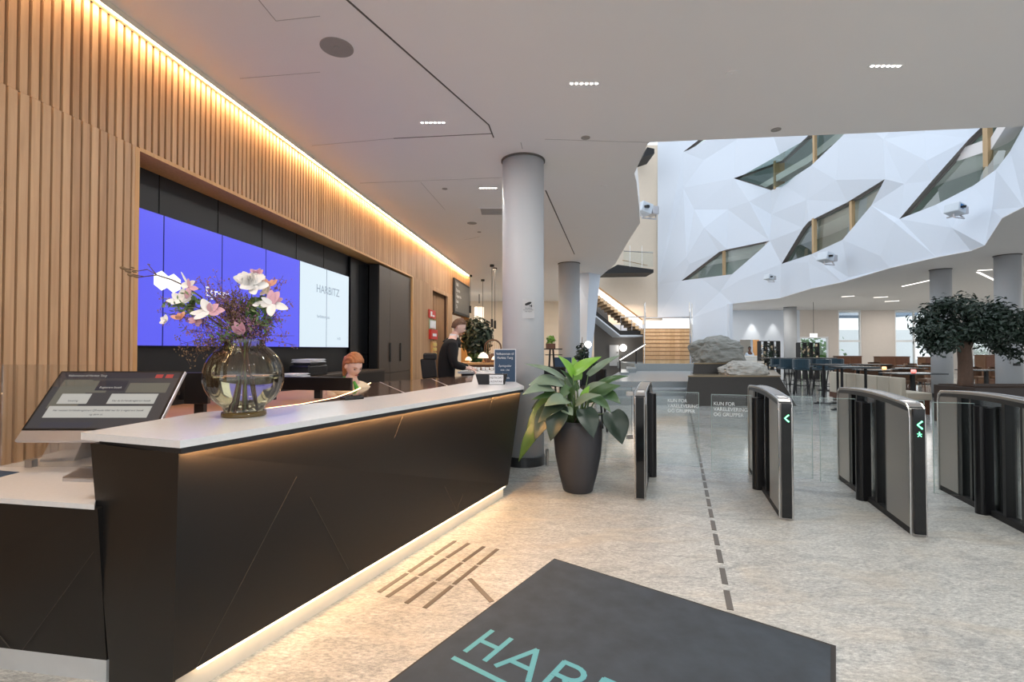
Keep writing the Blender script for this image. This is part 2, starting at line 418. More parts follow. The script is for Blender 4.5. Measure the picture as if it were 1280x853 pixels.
inter = [(822+0, 356), (862, 330), (854, 235), (868, 262), (858, 322), (936, 252), (964, 268), (1063, 252), (1118, 278), (1158, 201), (1104, 174), (1155, 166),
         (1061, 347), (981, 369), (1010, 328), (925, 350), (1265, 197), (1240, 262), (1190, 285), (1100, 320), (1008, 250), (880, 285), (910, 262), (1045, 225), (1130, 230),
         (880, 200), (920, 175), (960, 150), (1080, 140), (1150, 120), (1200, 100), (880, 120), (1000, 90), (1100, 60), (1290, 200), (1330, 160), (1250, 60), (1400, 120), (900, 365),]
outline = [(822, 397), (866, 397), (866, 470), (915, 466)]+bot+[(1400, 205), (1600, 150), (1600, -300), (1200, -260), (1000, -200), (822, -160)]
pts = []; edges = []; offs = []
def addp(p, off):
    pts.append(Vector((p[0], p[1]))); offs.append(off); return len(pts)-1
ids = [addp(p, 0) for p in outline]
loopo = list(ids)
edges += [(ids[i], ids[(i+1) % len(ids)]) for i in range(len(ids))]
rr = random.Random(3)
winids = {}
for w, (pl, _) in WIN.items():
    wi = [addp(p, (.001 if k % 2 else -.001)) for k, p in enumerate(pl)]
    edges += [(wi[i], wi[(i+1) % len(wi)]) for i in range(len(wi))]; winids[w] = wi
for k, p in enumerate(inter): addp(p, rr.choice([-.009, -.005, .005, .009]) if p[0] < 1200 else rr.uniform(-.003, .003))
res = geometry.delaunay_2d_cdt(pts, edges, [], 0, 1e-4)
vco, _, fcs, ov = res[0], res[1], res[2], res[3]
def inside(p, poly):
    c = False; n = len(poly); j = n-1
    for i in range(n):
        if (poly[i][1] > p[1]) != (poly[j][1] > p[1]) and p[0] < (poly[j][0]-poly[i][0])*(p[1]-poly[i][1])/(poly[j][1]-poly[i][1])+poly[i][0]: c = not c
        j = i
    return c
bm = bmesh.new()
v3 = []
for i, c in enumerate(vco):
    o = offs[ov[i][0]] if ov[i] and ov[i][0] < len(offs) else 0
    v3.append(bm.verts.new(fpoint(c.x, c.y, o)))
for f in fcs:
    c = sum((vco[i] for i in f), Vector((0, 0)))/len(f)
    if not inside(c, outline): continue
    if any(inside(c, pl) for pl, _ in WIN.values()): continue
    try: bm.faces.new([v3[i] for i in f])
    except ValueError: pass
bmesh.ops.delete(bm, geom=[v for v in bm.verts if not v.link_faces], context='VERTS')
# thickness: a second skin behind, away from the atrium
mb = MB(); mb.bm = bm
fac = mb.build('wall_atrium', M_FACADE); struct(fac)
AW = Vector((.93, .36, 0))      # away from the atrium
for w, (pl, muls) in WIN.items():
    o = struct(thing(w, None, None, (0, 0, 0)))
    front = [fpoint(p[0], p[1], offs[winids[w][k]]) for k, p in enumerate(pl)]
    back = [p+AW*.20 for p in front]
    rv = MB(); n = len(pl)
    for i in range(n):
        a, b = front[i], front[(i+1) % n]; c, d = back[(i+1) % n], back[i]
        rv.quad(a, b, c, d)
    rv.build('window_reveal', M_REVEAL, o)
    g = MB(); g.bm.faces.new([g.bm.verts.new(p) for p in back]); bmesh.ops.triangulate(g.bm, faces=g.bm.faces[:])
    g.build('pane', M_WINGLASS, o)
    fm = MB()
    for i in range(n):
        fm.tube([back[i], back[(i+1) % n]], .045, 4)
    fm.build('window_frame', M_REVEAL, o)
    for (m0, m1) in muls:
        ys = []
        mc = (m0+m1)/2
        for i in range(n):
            a, b = pl[i], pl[(i+1) % n]
            if (a[0]-mc)*(b[0]-mc) < 0:
                t = (mc-a[0])/(b[0]-a[0]); ys.append(a[1]+(b[1]-a[1])*t)
        if len(ys) < 2: continue
        d = fdepth(mc-max(0, 307-sum(ys)/2)*.27*min(1, max(0, (mc-1120)/110)))
        wdt = (m1-m0)/FOC*d*.8
        p0 = PD(mc, max(ys)+2, d)+AW*.12; p1 = PD(mc, min(ys)-2, d)+AW*.12
        bxm = MB(); bxm.box((p0.x, p0.y, (p0.z+p1.z)/2), (wdt, .14, abs(p1.z-p0.z)), rz=-.1)
        bxm.build('mullion', M_MULLION, o)
# offices behind the facade windows
of = MB()
offp = [fpoint(px, 250)+AW*1.8 for px in (822, 870, 930, 1000, 1060, 1130, 1180, 1225, 1262, 1330, 1500)]
for a, b in zip(offp, offp[1:]): of.quad((a.x, a.y, CZ+.4), (b.x, b.y, CZ+.4), (b.x, b.y, 13), (a.x, a.y, 13))
struct(of.build('wall_office', M_OFFICE))
fl = MB()
for zz in (6.3, 9.2):
    for a, b in zip(offp, offp[1:]):
        fl.hexa([(a.x-AW.x*1.3, a.y-AW.y*1.3, zz), (b.x-AW.x*1.3, b.y-AW.y*1.3, zz), (b.x, b.y, zz), (a.x, a.y, zz)], [(a.x-AW.x*1.3, a.y-AW.y*1.3, zz+.3), (b.x-AW.x*1.3, b.y-AW.y*1.3, zz+.3), (b.x, b.y, zz+.3), (a.x, a.y, zz+.3)])
struct(fl.build('ceiling_office', M_CEIL))

# wall closing the atrium at the far left, grey wall under the stair flight
xL = PD(600, 400, 29.6).x; xC = PD(822, 400, 29.6).x; xD = PD(866, 400, 27).x
struct(MB().bx(lv[-1].x-3.2, xC+.3, 29.6, 29.9, 2.6, 14).build('wall_far', M_CREAM))
struct(MB().bx(2.0, xC+2.4, 29.0, 29.3, 0, 2.9).build('wall_stair_back', M_FACADE))
gx0, gx1 = PD(728, 430, 26.6).x, PD(806, 430, 26.6).x
struct(MB().bx(gx0-1.5, gx1, 26.6, 26.8, 0, 2.35).build('wall_grey', M_GREYWALL))
struct(MB().bx(gx0-1.5, gx1-2.0, 26.6, 26.8, 2.35, 4.4).build('wall_grey_upper', M_GREYWALL))

# lobby back wall beside the cafe
struct(MB().bx(-6, 4.0, 23.6, 23.8, 0, CZ).build('wall_back', M_CREAM))
# restaurant back wall with its tall windows
yb = 29.0
def xb(px, d=yb): return PD(px, 430, d).x
segs = [(912, 912.5, 0), (1000, 1036, 2), (1036, 1048, 0), (1048, 1077, 3), (1077, 1119, 0), (1119, 1168, 3), (1168, 1216, 0), (1216, 1240, 3), (1240, 1290, 0)]
wb = MB()
for a, b, k in segs:
    x0, x1 = xb(a), xb(b)
    if k == 0: wb.bx(x0, x1, yb, yb+.25, 0, CZ)
    if k == 2: wb.bx(x0, x1, yb, yb+.25, PD(1010, 421, yb).z, CZ)
struct(wb.build('wall_restaurant', M_BEIGE))
kw = MB(); zk = PD(930, 425, yb).z
kw.bx(xb(905), xb(925), yb, yb+.25, 0, CZ); kw.bx(xb(925), xb(941), yb, yb+.25, zk, CZ); kw.bx(xb(941), xb(1000), yb, yb+.25, 0, CZ)
struct(kw.build('wall_kitchen_front', M_FACADE))
struct(MB().bx(xb(941), xb(948.5), yb-.03, yb-.001, 0, zk).build('trim_7', mat('orange_panel', srgb(214, 160, 104), .6)))
struct(MB().bx(xb(1290), 34, yb, yb+.25, 0, CZ).build('wall_right', M_BEIGE))
struct(MB().bx(bw[0].x-.15, bw[0].x+.05, bw[0].y, yb, 0, CZ).build('wall_kitchen_side', M_FACADE))
struct(MB().bx(xb(920), xb(957), yb+1.6, yb+1.8, 0, CZ).build('wall_kitchen', M_CREAM))
i = 6
for a, b, k in segs:
    if k in (2, 3):
        o = struct(thing('window_%d' % i, None, None)); i += 1
        x0, x1 = xb(a), xb(b); z1 = CZ if k == 3 else PD(1010, 421, yb).z
        f = MB()
        for x in (x0+.03, x1-.03)+(((x0+x1)/2,) if b-a > 40 else ()): f.bx(x-.04, x+.04, yb+.02, yb+.12, 0, z1)
        for z in ((.05, 1.9, z1-.05) if k == 3 else (.05, z1-.05)): f.bx(x0, x1, yb+.03, yb+.11, z-.05, z+.05)
        f.build('window_frame', M_WHITE, o)
        MB().bx(x0, x1, yb+.06, yb+.07, 0, z1).build('pane', M_GLASS, o)

# ---- slatted wall of the lobby
V_END = 15.2; V_J = on_wall(173, 200, W0)[0]; V_JR = on_wall(515, 345, W0)[0]
ZT = on_wall(175, 190, W0)[1]
DV0, DV1 = on_wall(541, 380, W0)[0], on_wall(559, 380, W0)[0]     # curtained doorway
ZD = on_wall(541, 363, W0)[1]
OV0 = on_wall(565, 392, W0)[0]; ZO = on_wall(575, 393, W0)[1]
up = MB(); lo = MB(); bk = MB()
v = -1.2; k = 0
bk.bx(W0-.25, W0-.03, -1.2, V_J-.02, 0, CZ); bk.bx(W0-.25, W0-.03, V_J-.02, V_JR+.02, ZT+.02, CZ)
bk.bx(W0-.25, W0-.03, V_JR+.02, DV0, 0, CZ); bk.bx(W0-.25, W0-.03, DV0, DV1, ZD, CZ); bk.bx(W0-.25, W0-.03, DV1, OV0, 0, CZ); bk.bx(W0-.25, W0-.03, OV0, V_END, ZO, CZ)
while v < V_END-.02:
    z0 = ZT+.03
    up.bx(W0-.032, W0, v, v+.040, z0, CZ-.03)
    zl = 0
    if V_J-.045 < v < V_JR: zl = None
    if DV0-.04 < v < DV1: zl = ZD if ZD < ZT else None
    if v > OV0-.04: zl = ZO if ZO < ZT else None
    if zl is not None: lo.bx(W0-.032, W0+.010, v-.002, v+.044, zl, ZT+.024)
    v += .0605
o = struct(wbuild(up, 'wall_left', M_SLAT))
lower = wbuild(lo, 'wall_left_lower_slats', M_SLAT); struct(lower)
struct(wbuild(bk, 'wall_left_backing', M_SLATBACK))
# niche: jambs, soffit, black lining
nb = MB()
nb.bx(W0-.4, W0+.012, V_J-.035, V_J, 0, ZT+.02); nb.bx(W0-.26, W0+.012, V_J, V_JR, ZT, ZT+.03); nb.bx(W0-.26, W0+.012, V_JR, V_JR+.04, 0, ZT+.02)
struct(wbuild(nb, 'trim_1', M_OAK))
TVZ0 = on_wall(430, 434.8, NB)[1]; TVZ1 = on_wall(435.7, 346, NB)[1]
TV1 = on_wall(435.7, 400, NB)[0]; TVW = on_wall(408, 400, NB)[0]; PW = TV1-TVW
nl = MB(); nl.bx(NB-.12, NB-.05, V_J-.3, V_JR, 0, ZT)
struct(wbuild(nl, 'wall_niche', M_NICHE))
ng = MB()
for q in range(1, 7): ng.bx(NB-.05, NB-.046, TV1-q*PW-.3*0, TV1-q*PW+.006, TVZ1, ZT)
struct(wbuild(ng, 'trim_2', M_GLOSSBLACK))
# cove light running along the top of the slats
wbuild(MB().bx(W0+.042, W0+.062, -1.2, V_END, CZ-.034, CZ-.028), 'cove_light', M_COVE)
tag(bpy.data.objects['cove_light'], 'long warm light strip in the ceiling gap above the slatted wood wall', 'light strip')
struct(wbuild(MB().bx(W0-.25, W0+.01, V_END, V_END+.05, 0, CZ), 'trim_4', M_OAK))

lip = MB().bx(W0-.0, W0+.082, -1.2, V_END, CZ-.027, CZ-.001); lip.bx(W0+.074, W0+.082, -1.2, V_END, CZ-.045, CZ-.026)
struct(wbuild(lip, 'trim_3', M_PLINTH))
# ceiling joints
gr = MB(); gr2 = MB()
def groove(a, b, w=.012):
    p, q = PZ(*a, CZ), PZ(*b, CZ); d = (q-p); L = d.length; c = (p+q)/2
    (gr if w > .0105 else gr2).box((c.x, c.y, CZ-.001), (L, w, .003), rz=math.atan2(d.y, d.x))
for a, b, w in [((432, -2), (611, 156), .016), ((611, 156), (617, 172), .014), ((492, 173), (615, 167), .012), ((322, -2), (345, 26), .006), ((345, 26), (400, 20), .004),
                ((300, 98), (400, 90), .004), ((390, 182), (492, 173), .005), ((450, 229), (627, 222), .006), ((526, 228), (556, 262), .005), ((682, 238), (718, 318), .02),
                ((651, 178), (653, 186), .008), ((681, 174), (812, 178), .006), ((580, 300), (600, 296), .006)]: groove(a, b, w)
struct(gr.build('trim_5', M_CEILGROOVE)); struct(gr2.build('trim_8', M_FINEGROOVE))

# white folded leg of the facade coming down between round column and stair
leg = [(724, 367, 0), (735, 358, 0), (748, 346, 0)]
d = 15.0
A, B, C_ = PD(722, 372, d), PD(735, 380, d-.25), PD(748, 346, d+.2)
D_, E_, F_ = PD(722, 478, d), PD(731, 478, d-.1), PD(736, 478, d+.1)
bm = bmesh.new()
T = [bm.verts.new(p) for p in (PD(718, 340, d), PD(737, 330, d-.25), PD(752, 330, d+.2), PD(735, 330, d+1.2))]
Mi = [bm.verts.new(p) for p in (A, B, PD(747, 375, d+.2), PD(733, 375, d+1.0))]
Bo = [bm.verts.new(p) for p in (D_, E_, F_, PD(728, 472, d+.8))]
for r0, r1 in ((T, Mi), (Mi, Bo)):
    for q in range(4): bm.faces.new((r0[q], r0[(q+1) % 4], r1[(q+1) % 4], r1[q]))
mb = MB(); mb.bm = bm
struct(mb.build('trim_6', M_FACADE))

# ---- round columns
def column(px, d, rad, label, base=True, top=CZ):
    x = (px-640)/FOC*d
    t = thing('round_column', label, 'column', (x, d, 0), group=None)
    MB().lathe([(rad, .0), (rad, top+.0)], 48).build('shaft', M_COLUMN, t, smooth=False)
    for p in t.children[0].data.polygons: p.use_smooth = len(p.vertices) == 4
    if base: MB().lathe([(rad+.012, 0), (rad+.012, .11), (rad+.002, .115)], 48).build('base_ring', M_COLBASE, t)
    MB().lathe([(rad+.006, top-.02), (rad+.016, top-.012), (rad+.016, top)], 48).build('collar', M_CEILGROOVE, t)
    return t
column(654, 6.0, .258, 'thick white round column with a camera notice, behind the far end of the reception counter')
column(711.5, 13.2, .29, 'white round column behind the potted plant, beside the cafe')
column(1261, 12.05, .25, 'white round column nearest the right edge, right of the indoor tree trunk')
column(1177, 14.2, .25, 'white round column behind the crown of the indoor tree, left of its trunk')
column(988, 26.9, .32, 'white round column in the restaurant, behind the teal bar stools')

# ---- exterior seen through the restaurant windows
ex = thing('apartment_building', 'pale office building seen through the restaurant windows', 'building', (21, 44, 0))
MB().bx(-8, 16, 0, 4, 4.5, 9).build('upper_storey', M_FARBLD, ex)
MB().bx(-8, 16, .5, 4, 0, 3.2).build('wall', M_WHITE, ex)
for q in range(7): MB().bx(-7+q*3.2, -5.2+q*3.2, -.05, 0, 5.2, 8).build('window', M_OFFICE, ex)
for q, (x, s_) in enumerate([(xb(1016, 33), 2.4), (xb(1062, 33), 2.0), (xb(1229, 33), 3.2)]):
    b = MB(); R_ = random.Random(q)
    for j in range(420):
        p = Vector((R_.gauss(0, s_*.35), R_.gauss(0, .6), abs(R_.gauss(.9, .7))))
        n = Vector((R_.uniform(-1, 1), R_.uniform(-1, 1), R_.uniform(-1, 1))).normalized(); a = n.orthogonal().normalized()*.13; c = n.cross(a)
        b.quad(p-a, p-c, p+a, p+c)
    f = b.build('shrub', M_HEDGE, loc=(x, 33+(4.5 if q == 1 else 0), 0))
    tag(f, ['green shrub outside the window under the exit sign', 'green shrub outside the second restaurant window', 'green leafy shrub outside the window between the two right columns'][q], 'shrub')
struct(MB().bx(0, 60, 29.3, 70, -.25, -.05).build('ground', mat('paving', srgb(190, 190, 186), .9)))
# ================================================================== RECEPTION AND FOREGROUND
HC = 1.045
cA = PZ(225, 551, HC); cB = PZ(655, 483, HC)
cd = (cB-cA).normalized(); CTH = math.atan2(cd.x, cd.y)     # counter runs this far off the view
cn = Vector((-cd.y, cd.x, 0))                              # towards the staff side (left)
# local counter frame: x = distance along, y = depth toward staff side
def CL(p): q = Vector(p)-Vector((cA.x, cA.y, 0)); return Vector((q.dot(cd), q.dot(cn), p[2]))
CROT = math.atan2(cd.y, cd.x)
ctr = thing('reception_counter', 'long black reception counter with white stone top and warm light strips', 'reception counter', (cA.x, cA.y, 0), CROT)
Lc = (cB-cA).length
# white stone top
topimg = [(225, 551), (655, 483), (643, 477.5)]
tp = [CL(PZ(*p, HC)) for p in [(225, 551), (655, 483)]]
endr = CL(PZ(622, 459.5, HC)); endl = CL(PZ(615, 459.3, HC))
bkpts = [CL(PZ(*p, HC)) for p in [(592, 469), (590, 477.5), (500, 492), (420, 501.5), (336, 510.5), (272, 514), (250, 516), (101, 541)]]
poly = [(p.x, p.y) for p in tp]+[(p.x, p.y) for p in (CL(PZ(643, 476.5, HC)), CL(PZ(625, 464, HC)), CL(PZ(598, 465.5, HC)))]+[(p.x, p.y) for p in bkpts]
bm = MB().prism(poly, HC-.03, HC); st = bm.build('stone_top', M_MARBLE, ctr)
# black body under it: tapers towards the floor
zb = .11
b_near = CL(PZ(216, 853, zb)); b_far = CL(PZ(635, 606, zb))
b_nl = CL(PZ(135, 852, .02))
t_nl = CL(PZ(113, 553, HC-.05))
t_near = Vector((.012, .030, 0)); t_far = Vector((Lc-.012, .030, 0))
w_in = .50
body_t = [(t_near.x, t_near.y), (t_far.x, t_far.y), (t_far.x+.0, .56), (t_nl.x, t_nl.y)]
body_b = [(b_near.x, max(b_near.y, .0)), (b_far.x, b_far.y), (b_far.x, .52), (b_nl.x, b_nl.y)]
b = MB(); b.hexa([(x, y, zb) for x, y in body_b], [(x, y, HC-.055) for x, y in body_t]); bmesh.ops.triangulate(b.bm, faces=b.bm.faces[:]); body = b.build('front_panel', M_BLACK, ctr)
# recessed dark band between body and stone, near-end block down to the floor
b = MB(); b.prism([(.008, .004), (Lc-.006, .004), (Lc-.02, .5), (body_t[3][0]+.02, body_t[3][1]-.03)], HC-.0545, HC-.0305); b.build('shadow_gap', M_BLKMATTE, ctr)
b = MB(); b.hexa([(b_near.x+.003, b_near.y+.003, 0), (b_near.x+.02, b_near.y+.02, 0), (b_nl.x+.05, b_nl.y, 0), (b_nl.x+.003, b_nl.y, 0)], [(b_near.x+.003, b_near.y+.003, zb), (b_near.x+.02, b_near.y+.02, zb), (b_nl.x+.05, b_nl.y, zb), (b_nl.x+.003, b_nl.y, zb)])
b.build('end_panel', M_BLACK, ctr)
# cream kick plinth and the light strips
b = MB(); b.hexa([(b_near.x+.03, b_near.y+.035, 0), (b_far.x-.03, b_far.y+.035, 0), (b_far.x-.03, .45, 0), (b_near.x+.03, .45, 0)], [(b_near.x+.03, b_near.y+.035, zb), (b_far.x-.03, b_far.y+.035, zb), (b_far.x-.03, .45, zb), (b_near.x+.03, .45, zb)])
b.build('kick_plinth', M_PLINTH, ctr)
b = MB()
b.hexa([(b_near.x+.1, b_near.y+.008, zb-.012), (b_far.x-.04, b_far.y+.008, zb-.012), (b_far.x-.04, b_far.y+.02, zb-.012), (b_near.x+.1, b_near.y+.02, zb-.012)],
       [(b_near.x+.1, b_near.y+.008, zb-.002), (b_far.x-.04, b_far.y+.008, zb-.002), (b_far.x-.04, b_far.y+.02, zb-.002), (b_near.x+.1, b_near.y+.02, zb-.002)])
b.build('kick_light_strip', M_LED, ctr)
b = MB(); b.bx(.03, Lc-.02, .008, .024, HC-.0553, HC-.0546); b.build('top_light_strip', M_TOPLED, ctr)
# diagonal joints in the black front
def front_pt(s, z):
    k = (z-zb)/(HC-.055-zb)
    a = Vector((body_b[0][0], body_b[0][1], zb)).lerp(Vector((body_t[0][0], body_t[0][1], HC-.055)), k)
    c = Vector((body_b[1][0], body_b[1][1], zb)).lerp(Vector((body_t[1][0], body_t[1][1], HC-.055)), k)
    return a.lerp(c, s)+Vector((0, -.0005, 0))
from mathutils.bvhtree import BVHTree
BV = BVHTree.FromPolygons([v.co.copy() for v in body.data.vertices], [tuple(p.vertices) for p in body.data.polygons])
def front_img(px, py):      # survey: a point of the photograph on the leaning front panel (counter frame)
    o_ = CL(Vector((0, 0, EYE))); d_ = (CL(PD(px, py, 3.0))-o_).normalized()
    h_ = BV.ray_cast(o_, d_)[0]
    return None if h_ is None else h_-d_*.001
for pa, pb_ in [((371, 596), (290, 752)), ((290, 752), (246, 834)), ((388, 622), (441, 722)), ((508, 508), (493, 548)), ((556, 608), (572, 642)), ((579, 618), (570, 640)), ((618, 490), (612, 512))]:
    ps_ = [front_img(pa[0]+(pb_[0]-pa[0])*k/10, pa[1]+(pb_[1]-pa[1])*k/10) for k in range(11)]; ps_ = [p for p in ps_ if p is not None]
    if len(ps_) > 1: MB().tube(ps_, .0015, 4).build('panel_joint', M_BLACKSEAM, ctr)
# bronze glossy worktop behind the stone, and its curved lit edge
arc = [(336, 510.5), (380, 505), (420, 497.5), (443, 489.5), (465, 478.5)]
wk = [CL(PZ(*p, HC-.012)) for p in arc]
wk2 = [CL(PZ(*p, HC-.012)) for p in [(592, 469.5), (591, 477.5), (500, 492), (420, 501.5)]]
poly = [(p.x, p.y) for p in wk]+[(p.x, p.y) for p in wk2]
MB().prism(poly, HC-.04, HC-.012).build('bronze_worktop', M_BRONZEGLASS, ctr)
b = MB()
for a, c in [((475, 477.8), (505, 491)), ((540, 473.8), (560, 482.7))]:
    p, q = CL(PZ(*a, HC-.011)), CL(PZ(*c, HC-.011)); d = q-p
    b.box(((p.x+q.x)/2, (p.y+q.y)/2, HC-.0112), (d.length, .012, .002), rz=math.atan2(d.y, d.x))
b.build('worktop_joint', M_SILVER, ctr)
b = MB(); b.tube([(p.x-.010, p.y+.010, HC-.0155) for p in wk], .0045, 6); b.build('edge_light_strip', M_EDGELED, ctr)
ap = [(p.x, p.y) for p in wk]
far = [(wk[-1].x+.1, wk[-1].y+.5), (wk[0].x-.5, wk[-1].y+.5), (wk[0].x-.5, wk[0].y)]
MB().prism(ap+far, HC-.10, HC-.07).build('staff_desk_top', mat('staff_desk', srgb(160, 120, 92), .5), ctr)
# return of the counter towards the cafe: black side below the stone
rp = [CL(PZ(*p, HC)) for p in ((598, 467), (592, 470), (590.5, 477))]
e1, e2 = CL(PZ(643, 476.5, HC)), CL(PZ(625, 464, HC))
b = MB(); b.prism([(rp[1].x+.02, rp[1].y-.02), (e2.x, e2.y+.05), (e1.x, e1.y+.06), (rp[2].x, rp[2].y-.02)], 0, HC-.03); b.build('return_panel', M_BLACK, ctr)

# lower white desk at the left
dz = .75
LDx = WTH
q = [PZ(118, 631, dz), PZ(0, 623, dz)]
dirv = (q[1]-q[0]).normalized()
ql = q[0]+dirv*1.6; qr = q[0]-dirv*.0
bk0 = PZ(112, 572, dz); bkl = PZ(-60, 567, dz)
ld = thing('low_desk', 'lower white-topped desk with a black front at the left end of the reception counter', 'desk', (q[0].x, q[0].y, 0))
def rel(p): return (p.x-q[0].x, p.y-q[0].y)
qx = Vector((bk0.x+.25, bk0.y+.0, 0))
topp = [rel(ql), rel(q[0]), rel(PZ(128, 600, dz)), rel(qx), rel(bkl)]
MB().prism(topp, dz-.022, dz).build('desk_top', M_MARBLE, ld)
fl0, fl1 = PZ(133, 826, .09), PZ(0, 810, .09)
fdir = (fl1-fl0).normalized()
b = MB(); b.hexa([(*rel(fl0+fdir*1.7), .09), (*rel(fl0), .09), (*rel(fl0+Vector((.15, .5, 0))), .09), (*rel(fl0+fdir*1.7+Vector((0, .5, 0))), .09)],
                 [(*rel(ql+Vector((0, .015, 0))), dz-.022), (*rel(q[0]+Vector((0, .015, 0))), dz-.022), (*rel(q[0]+Vector((.1, .5, 0))), dz-.022), (*rel(ql+Vector((0, .5, 0))), dz-.022)])
b.build('front_panel', M_BLACK, ld)
b = MB(); b.hexa([(*rel(fl0+fdir*1.7+Vector((0, .0, 0))), 0), (*rel(fl0), 0), (*rel(fl0+Vector((.1, .3, 0))), 0), (*rel(fl0+fdir*1.7+Vector((0, .3, 0))), 0)],
                 [(*rel(fl0+fdir*1.7+Vector((0, 0, 0))), .09), (*rel(fl0), .09), (*rel(fl0+Vector((.1, .3, 0))), .09), (*rel(fl0+fdir*1.7+Vector((0, .3, 0))), .09)])
b.build('kick_plinth', M_GREYPLINTH, ld)
MB().tube([(*rel(PD(12, 812, fl0.y+.07)), .10), (*rel(PD(-8, 786, fl0.y+.09)), .17)], .002, 4).build('panel_joint', M_BLACKSEAM, ld); MB().tube([(*rel(PD(28, 805, fl0.y+.055)), .10), (*rel(PD(117, 690, q[0].y+.008)), .55)], .0012, 4).build('panel_joint', M_BLACKSEAM, ld)

# touch-screen kiosk computer
bl = PD(22, 552, 2.50); tl = PD(77, 464, 2.76); tr = PD(232, 465.5, 2.76)
right = Vector((1, 0, 0)); upv = Vector((0, tl.y-bl.y, tl.z-bl.z)).normalized(); upl = Vector((0, tl.y-bl.y, tl.z-bl.z)).length
WM = tr.x-tl.x
foot = PZ(78, 574, dz)
mon = thing('kiosk_computer', 'white all-in-one touch computer tilted back on the low desk', 'computer', (foot.x, foot.y, dz))
M0 = basis(Vector((tl.x, bl.y, bl.z))-Vector((foot.x, foot.y, dz)), right, upv)
b = MB(); b.bx(0, WM, 0, upl, -.022, 0); o = b.build('housing', M_SILVER, mon, bevel=.006); o.matrix_local = M0
b = MB(); b.bx(.004, WM-.004, .062, upl-.004, 0, .003); o = b.build('bezel', M_BLKPLASTIC, mon); o.matrix_local = M0
M_UI = emat('kiosk_ui', srgb(62, 66, 74), .55, (.02, .02, .02, 1)); M_UIB = emat('kiosk_ui_dark', srgb(28, 36, 58), .6, (.02, .02, .02, 1)); M_UIW = emat('kiosk_ui_button', srgb(206, 206, 200), .62, (.05, .05, .05, 1))
M_UIT = emat('kiosk_ui_text', srgb(60, 66, 84), .5, (.02, .02, .02, 1)); M_UIR = emat('kiosk_ui_red', srgb(190, 60, 60), .7, (.02, .02, .02, 1)); M_UIG = emat('kiosk_ui_photo', srgb(140, 140, 128), .4, (.02, .02, .02, 1))
sw, sh = WM-.03, upl-.085
MS = M0 @ Matrix.Translation((.015, .072, .0032))
def ui(x0, x1, y0, y1, m, z=.0004, name='screen_button'):
    o = MB().bx(x0*sw, x1*sw, y0*sh, y1*sh, 0, z).build(name, m, mon); o.matrix_local = MS; return o
ui(0, 1, 0, 1, M_UI, name='screen')
ui(.06, .30, .34, .86, M_UIG, .0007, 'screen_picture'); ui(.30, .46, .62, .84, M_UIG, .0007, 'screen_picture'); ui(.1, .5, .02, .1, M_UIT, .0007, 'screen_picture'); ui(.62, .95, .62, .8, M_UIG, .0005, 'screen_picture')
ui(0, 1, .89, 1, M_UIB, .0008, 'screen_header')
ui(.36, .60, .66, .84, M_UIB, .0011); ui(.12, .36, .42, .60, M_UIW, .0011); ui(.52, .90, .42, .60, M_UIW, .0011); ui(.0+.08, .90, .18, .38, M_UIW, .0011)
ui(.80, .86, .895, .96, M_UIR, .0012, 'screen_flag'); ui(.885, .945, .895, .96, M_UIR, .0012, 'screen_flag')
ML = MS @ Matrix.Translation((0, 0, .0013))
text('screen_text', 'Velkommen til Harbitz Torg', .019, M_UIW, mon, ML @ Matrix.Translation((.07*sw, .92*sh, 0)), ext=.0001)
text('screen_text', 'Registrere besøk', .018, M_UIW, mon, ML @ Matrix.Translation((.48*sw, .70*sh, 0)), 'CENTER', ext=.0001)
text('screen_text', 'Levering', .016, M_UIT, mon, ML @ Matrix.Translation((.24*sw, .46*sh, 0)), 'CENTER', ext=.0001)
text('screen_text', 'Har du forhåndsregistrert besøk', .016, M_UIT, mon, ML @ Matrix.Translation((.71*sw, .46*sh, 0)), 'CENTER', ext=.0001)
text('screen_text', 'Har mottatt forhåndsregistrert QR-kode klikk her for å registrere besøk', .0165, M_UIT, mon, ML @ Matrix.Translation((.49*sw, .29*sh, 0)), 'CENTER', ext=.0001)
text('screen_text', 'og skriv ut', .0165, M_UIT, mon, ML @ Matrix.Translation((.49*sw, .22*sh, 0)), 'CENTER', ext=.0001)
lx = (bl.x+WM*.5)-foot.x
b = MB(); b.hexa([(-.08, -.06, 0), (.12, -.06, 0), (.12, .14, 0), (-.08, .14, 0)], [(.06, -.08, .24), (.24, -.08, .24), (.24, -.05, .24), (.06, -.05, .24)])
b.build('stand', M_SILVER, mon, bevel=.004)
for nm, pl, m, lb, ct in [('laptop', [(78, 597), (135, 599), (135, 590), (100, 585)], M_SILVER, 'closed silver laptop lying on the low desk beside the counter end', 'laptop'),
                      ('leaflet', [(-30, 590), (0, 592), (24, 586), (0, 584)], M_NAVY, 'dark blue leaflet lying at the left edge of the low white desk', 'leaflet')]:
    pp = [PZ(x, y, dz+.02) for x, y in pl]; c = sum(pp, Vector())/4
    bb = MB().prism([(p.x-c.x, p.y-c.y) for p in pp], 0, .014 if nm == 'laptop' else .002)
    if nm == 'laptop':
        t = thing(nm, lb, ct, (c.x, c.y, dz)); bb.build('base', M_SILVER, t); MB().prism([((p.x-c.x)*.99, (p.y-c.y)*.99) for p in pp], .015, .02).build('lid', M_STEEL, t)
    else: tag(bb.build(nm, m, loc=(c.x, c.y, dz)), lb, ct)
# clear screen standing at the back of the low desk
gs = PZ(0, 584, dz); ge = PZ(100, 586, dz)
t = thing('glass_screen', 'clear glass guard standing on the back of the low desk behind the computer', 'glass screen', (gs.x, gs.y, dz))
MB().bx(0, ge.x-gs.x+.1, 0, .006, 0, PD(60, 456, gs.y).z-dz).build('pane', M_CLEAR, t)
for x in (.15, ge.x-gs.x+.15): MB().bx(x, x+.04, -.015, .02, 0, .04).build('clamp', M_STEEL, t)

